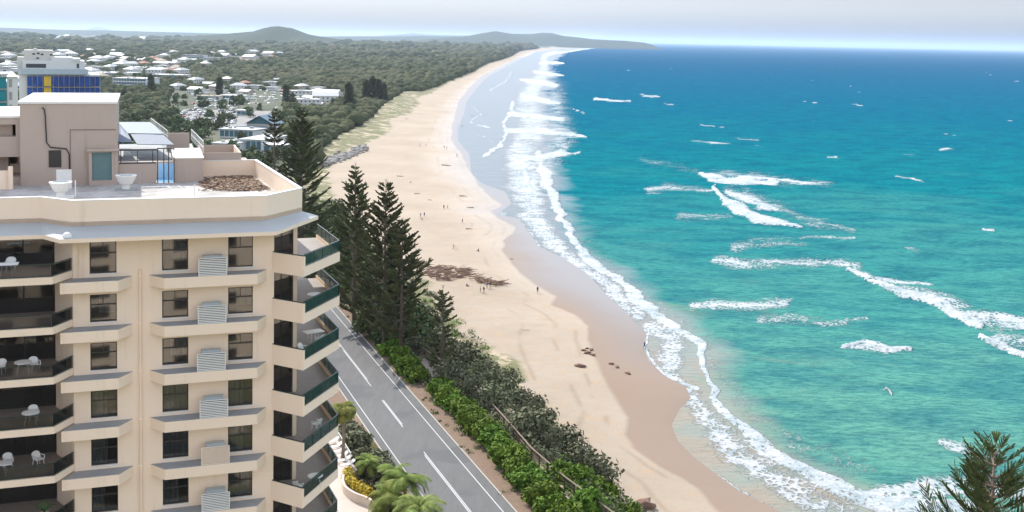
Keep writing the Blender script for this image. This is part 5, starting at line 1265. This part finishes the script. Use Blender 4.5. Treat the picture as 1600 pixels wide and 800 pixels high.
for a_,b_ in placed: near_house|=(np.abs(qx-a_)<8)&(qy-b_>-.8)&(qy-b_<2.6+max(0,(b_-100)*.08))
ok=(r.random(len(Ps))<dens)&~near_house&(qy<262)&(qx>-60)
Ps,Rs,Zg=Ps[ok],Rs[ok],Zg[ok]; n_=len(Ps)
VV=np.empty((n_,len(IV),3),np.float32); tid=r.integers(0,5,n_); ang=r.random(n_)*6.283; ca,sa=np.cos(ang),np.sin(ang)
for k in range(5):
    m_=tid==k; T=temps[k][None]*Rs[m_][:,None,None]; X_=T[...,0]*ca[m_][:,None]-T[...,1]*sa[m_][:,None]; Y_=T[...,0]*sa[m_][:,None]+T[...,1]*ca[m_][:,None]
    VV[m_]=np.stack([X_+Ps[m_,0][:,None],Y_+Ps[m_,1][:,None],T[...,2]+(Zg[m_]+Rs[m_]*.55)[:,None]],-1)
FF=(IF[None]+(np.arange(n_)*len(IV))[:,None,None]).reshape(-1,3)
wm2=NT('woodland_canopy'); P=wm2.pos(); tn=wm2.at('tone'); c1=wm2.ramp(tn,[(0,(.045,.058,.028,1)),(.4,(.09,.105,.048,1)),(.7,(.15,.155,.075,1)),(1,(.20,.17,.11,1))])  # tone differs per tree; bright end paints in sunlit crowns
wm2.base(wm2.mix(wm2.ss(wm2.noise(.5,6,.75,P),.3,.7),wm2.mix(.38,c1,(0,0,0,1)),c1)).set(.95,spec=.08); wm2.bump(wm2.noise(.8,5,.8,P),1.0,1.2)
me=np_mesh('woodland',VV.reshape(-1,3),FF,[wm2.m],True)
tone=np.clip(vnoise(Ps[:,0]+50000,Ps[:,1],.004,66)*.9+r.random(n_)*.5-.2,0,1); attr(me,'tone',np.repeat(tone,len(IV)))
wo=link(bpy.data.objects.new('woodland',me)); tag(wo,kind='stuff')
print('woodland',n_,'cars',ncar,'trees',len(TP))
# ------------------------------------------------------------------ beach: driftwood, rocks, people
M_drift=simple('driftwood',(.26,.17,.12),.95,var=.45,sc=1.5); M_rock=simple('brown_rock',(.20,.12,.085),.95,var=.4,sc=2); M_grock=simple('grey_rock',(.30,.28,.26),.95,var=.3,sc=1)
dw=MB(); rr=random.Random(3)
cl=[(655,418),(668,422),(680,420),(690,424),(700,428),(712,433),(724,430),(738,436),(752,440),(766,444),(774,445),(690,436),(676,432),(660,428),(706,420),(648,412),(720,424)]
for i in range(330):
    k=rr.randrange(len(cl)); p=on(cl[k][0]+rr.uniform(-9,9),cl[k][1]+rr.uniform(-2.5,2.5)); L=rr.uniform(.6,3.4); a_=rr.uniform(-.6,.5)+(1.57 if rr.random()<.15 else 0); z0=p.z+rr.uniform(.05,.6)
    d_=Vector((math.cos(a_)*L,math.sin(a_)*L,rr.uniform(-.15,.35)*L)); dw.tube([(p.x,p.y,z0),(p.x+d_.x*.5,p.y+d_.y*.5,z0+d_.z*.5+rr.uniform(-.1,.15)),(p.x+d_.x,p.y+d_.y,z0+d_.z)],[rr.uniform(.08,.22),.12,.05],5)
o=dw.build('driftwood_heap',M_drift,None,True); tag(o,kind='stuff')
def rock_mesh(seed,mat):
    r=np.random.default_rng(seed); V=IV*(1+.22*r.normal(size=(len(IV),1))); V=V*np.array([1,.7,.5]); return np_mesh('rock',V,IF,[mat])
rk=[rock_mesh(1,M_rock),rock_mesh(2,M_rock),rock_mesh(3,M_rock)]
RK=[(912,548,.55,'upper left rock of the cluster on the wet sand edge'),(918,552,.8,'largest rock of the cluster on the wet sand edge'),(924,547,.6,'upper right rock of the cluster on the wet sand edge'),(926,555,.7,'lower right rock of the cluster on the wet sand edge'),(906,573,1.0,'flat brown rock below left of the rock cluster'),(955,569,.55,'left small rock of the three on the wet sand'),(964,574,.6,'middle small rock of the three on the wet sand'),(981,584,.6,'right small rock of the three on the wet sand'),(1007,790,1.5,'long brown rock at the foot of the green shrubs'),(917,545,.4,'smallest rock at the top of the wet sand cluster')]
for i,(x_,y_,s_,lab) in enumerate(RK):
    p=on(x_,y_); o=link(bpy.data.objects.new('rock',rk[i%3])); o.location=p+Vector((0,0,.1)); o.rotation_euler=(0,0,i*.8-.3); o.scale=(s_*1.1,s_,s_); tag(o,lab,'rock','brown rocks on the beach')
LG=[(822,517,1.8,'thin stick lying on the sand above the rock cluster'),(697,259,5.0,'big dark washed-up tree trunk on the upper beach'),(652,303,2.5,'short log left of the standing pair'),(672,313,2,'small log above the standing pair'),(724,307,3.5,'pale log near the water above the pair'),(735,325,3,'thin branch between the pair and the water'),(733,358,2.5,'thin branch below the lone walker'),(625,276,3.5,'dark log near the dune side, beside the pines'),(636,186,3,'dark log on the upper beach below the dunes'),(800,405,1.2,'small stick near the wet sand')]
for i,(x_,y_,L,lab) in enumerate(LG):
    p=on(x_,y_); m=MB(); rr=random.Random(i); a_=rr.uniform(-.35,.35); d_=Vector((math.cos(a_),math.sin(a_),0)); b_=.05*L+.05
    m.tube([-d_*L/2+Vector((0,0,b_)),Vector((0,0,b_*1.2)),d_*L/2+Vector((0,0,b_*.8))],[b_,b_*.8,b_*.3],7)
    for q in range(5 if L>3 else 2): c=d_*rr.uniform(-L/2,L/2.2); m.tube([c+Vector((0,0,b_)),c+Vector((rr.uniform(-1,1),rr.uniform(-1,1),rr.uniform(.3,1)))*L*.22],[b_*.4,.02],5)
    o=m.build('driftwood_log',M_drift,None,True); o.location=p; tag(o,lab,'driftwood','logs and branches on the beach')
sw=[]; r=np.random.default_rng(14)
Vs=[];Fs=[]
for i in range(260):
    f_=r.random(); x_=508+f_*62+r.normal()*3; y_=256-f_*24+r.normal()*2.5; p=on(x_,y_); s_=r.uniform(.5,1.4); V=IV*(1+.2*r.normal(size=(len(IV),1)))*np.array([s_,s_*.8,s_*.6])+np.array([p.x,p.y,p.z+r.uniform(0,1.0)]); Vs.append(V);Fs.append(IF+i*len(IV))
o=link(bpy.data.objects.new('rock_seawall',np_mesh('rock_seawall',np.concatenate(Vs),np.concatenate(Fs),[M_grock]))); tag(o,kind='stuff')
# people ----------------------------------------------------------------
skin=simple('skin',(.42,.25,.17),.6,var=.05)
def person_mesh(pose,top,bottom,hair):
    me=bpy.data.meshes.new('person'); J={}
    if pose=='walk': J=dict(pel=(0,0,.95),wst=(0,0,1.1),chs=(0,.02,1.35),nck=(0,.03,1.5),hd=(0,.05,1.64),ht=(0,.05,1.76),ls=(-.18,.02,1.42),le=(-.24,-.14,1.16),lh=(-.22,-.02,.92),rs=(.18,.02,1.42),re=(.23,.12,1.16),rh=(.20,.30,.98),lhp=(-.09,0,.92),lk=(-.10,.18,.50),la=(-.10,.10,.08),lt=(-.10,.26,.03),rhp=(.09,0,.92),rk=(.10,-.08,.50),ra=(.10,-.34,.12),rt=(.10,-.22,.03))
    elif pose=='stand': J=dict(pel=(0,0,.95),wst=(0,0,1.1),chs=(0,0,1.35),nck=(0,0,1.5),hd=(0,.02,1.64),ht=(0,.02,1.76),ls=(-.18,0,1.42),le=(-.26,.02,1.14),lh=(-.24,.10,.88),rs=(.18,0,1.42),re=(.27,.02,1.14),rh=(.22,.14,.90),lhp=(-.09,0,.92),lk=(-.12,.03,.50),la=(-.13,0,.08),lt=(-.14,.16,.03),rhp=(.09,0,.92),rk=(.12,.03,.50),ra=(.13,0,.08),rt=(.14,.16,.03))
    else: J=dict(pel=(0,0,.14),wst=(0,.0,.30),chs=(0,.04,.55),nck=(0,.06,.70),hd=(0,.10,.84),ht=(0,.11,.96),ls=(-.18,.05,.62),le=(-.24,.20,.42),lh=(-.12,.42,.42),rs=(.18,.05,.62),re=(.24,.20,.42),rh=(.12,.42,.42),lhp=(-.1,.03,.14),lk=(-.14,.42,.46),la=(-.12,.62,.08),lt=(-.12,.78,.04),rhp=(.1,.03,.14),rk=(.14,.42,.46),ra=(.12,.62,.08),rt=(.12,.78,.04))
    rad_=dict(pel=.14,wst=.125,chs=.15,nck=.06,hd=.10,ht=.085,ls=.065,le=.045,lh=.035,rs=.065,re=.045,rh=.035,lhp=.10,lk=.065,la=.045,lt=.04,rhp=.10,rk=.065,ra=.045,rt=.04)
    E=[('pel','wst'),('wst','chs'),('chs','nck'),('nck','hd'),('hd','ht'),('chs','ls'),('ls','le'),('le','lh'),('chs','rs'),('rs','re'),('re','rh'),('pel','lhp'),('lhp','lk'),('lk','la'),('la','lt'),('pel','rhp'),('rhp','rk'),('rk','ra'),('ra','rt')]
    K=list(J); me.from_pydata([J[k] for k in K],[(K.index(a_),K.index(b_)) for a_,b_ in E],[])
    o=bpy.data.objects.new('tmp',me); COL.objects.link(o); md=o.modifiers.new('s','SKIN')
    for k,v in zip(K,me.skin_vertices[0].data): v.radius=(rad_[k],rad_[k]); v.use_root=(k=='pel')
    sb=o.modifiers.new('b','SUBSURF'); sb.levels=1; sb.render_levels=1
    dg=bpy.context.evaluated_depsgraph_get(); m2=bpy.data.meshes.new_from_object(o.evaluated_get(dg)); bpy.data.objects.remove(o)
    for m_ in (skin,top,bottom,hair): m2.materials.append(m_)
    off_=0 if pose!='sit' else -.80
    for p in m2.polygons:
        z=p.center.z; y=p.center.y; x=abs(p.center.x)
        if pose=='sit': i=3 if z>.90 or (z>.8 and y<.06) else (1 if z>.32 and y<.2 and z<.72 and x<.22 else (2 if z<.34 and y<.25 else 0))
        else: i=3 if z>1.70 or (z>1.6 and y<.0) else (1 if 1.02<z<1.48 and x<.24 else (2 if .55<z<=1.02 and x<.2 else 0))
        p.material_index=i; p.use_smooth=True
    return m2
hairm=simple('dark_hair',(.03,.02,.015),.7); fair=simple('fair_hair',(.30,.20,.09),.7)
tops=[('white top',simple('white_top',(.65,.64,.6),.9)),('black top',simple('black_top',(.02,.02,.022),.9)),('blue top',simple('blue_top',(.05,.12,.32),.9)),('red top',simple('red_top',(.4,.04,.03),.9))]
bots=[('dark shorts',simple('dark_shorts',(.03,.035,.06),.9)),('light shorts',simple('light_shorts',(.45,.42,.36),.9))]
PM={}
def person(x_,y_,pose,ti,bi,lab,rot):
    k=(pose,ti,bi)
    if k not in PM: PM[k]=person_mesh(pose,tops[ti][1],bots[bi][1],hairm if (ti+bi)%2 else fair)
    p=on(x_,y_); p.z=max(p.z,-.35); o=link(bpy.data.objects.new('person',PM[k])); o.location=p; o.rotation_euler=(0,0,rot); o.scale=(1.12,1.12,1.05)
    tag(o,f'person in {tops[ti][0]} '+lab,'person','people on the beach')
PP=[(840,458,'walk',1,0,'walking alone on the dry sand near the wet edge'),(756,458,'walk',1,0,'walking below the tip of the driftwood heap'),(750.5,457,'stand',0,0,'standing just left of the walker below the driftwood'),(761,451,'stand',2,1,'at the tip of the driftwood heap'),(766,451,'stand',1,1,'rightmost at the tip of the driftwood heap'),(729,448,'sit',2,0,'sitting on the sand below the driftwood heap'),(748,393,'sit',1,0,'sitting alone on open sand above the driftwood'),(708.5,390,'walk',0,1,'walking left of the one who sits alone'),(693.5,327,'stand',1,0,'on the left of the standing pair in mid beach'),(699.5,327,'stand',3,0,'on the right of the standing pair in mid beach'),(657,340,'stand',1,1,'on the left of the trio by the pine tops'),(663,339,'walk',2,0,'on the right of the trio by the pine tops'),(660,343,'sit',0,0,'sitting between the two by the pine tops'),(722.5,349,'walk',1,0,'walking alone right of the trio'),(714,245,'walk',2,0,'walking alone above the big washed-up trunk'),(694,232,'stand',1,0,'left of two standing on the upper beach'),(698,233,'stand',3,1,'right of two standing on the upper beach'),(666,229,'walk',1,1,'on the upper beach towards the dunes'),(656,229,'stand',0,0,'farthest towards the dunes on the upper beach'),(722,199,'walk',1,0,'walking on the glassy wet sand far up the beach'),(736,183,'stand',2,0,'left of two in the far shallows'),(739,183,'stand',1,0,'right of two in the far shallows'),(1007,546,'walk',2,0,'paddling at the edge of the foam tongue'),(642,286,'sit',0,1,'sitting near the logs by the pine crowns'),(785,228,'stand',1,0,'standing in the foam of the far shallows')]
for i,a_ in enumerate(PP): person(*a_,rot=(i*2.3)%6.28)
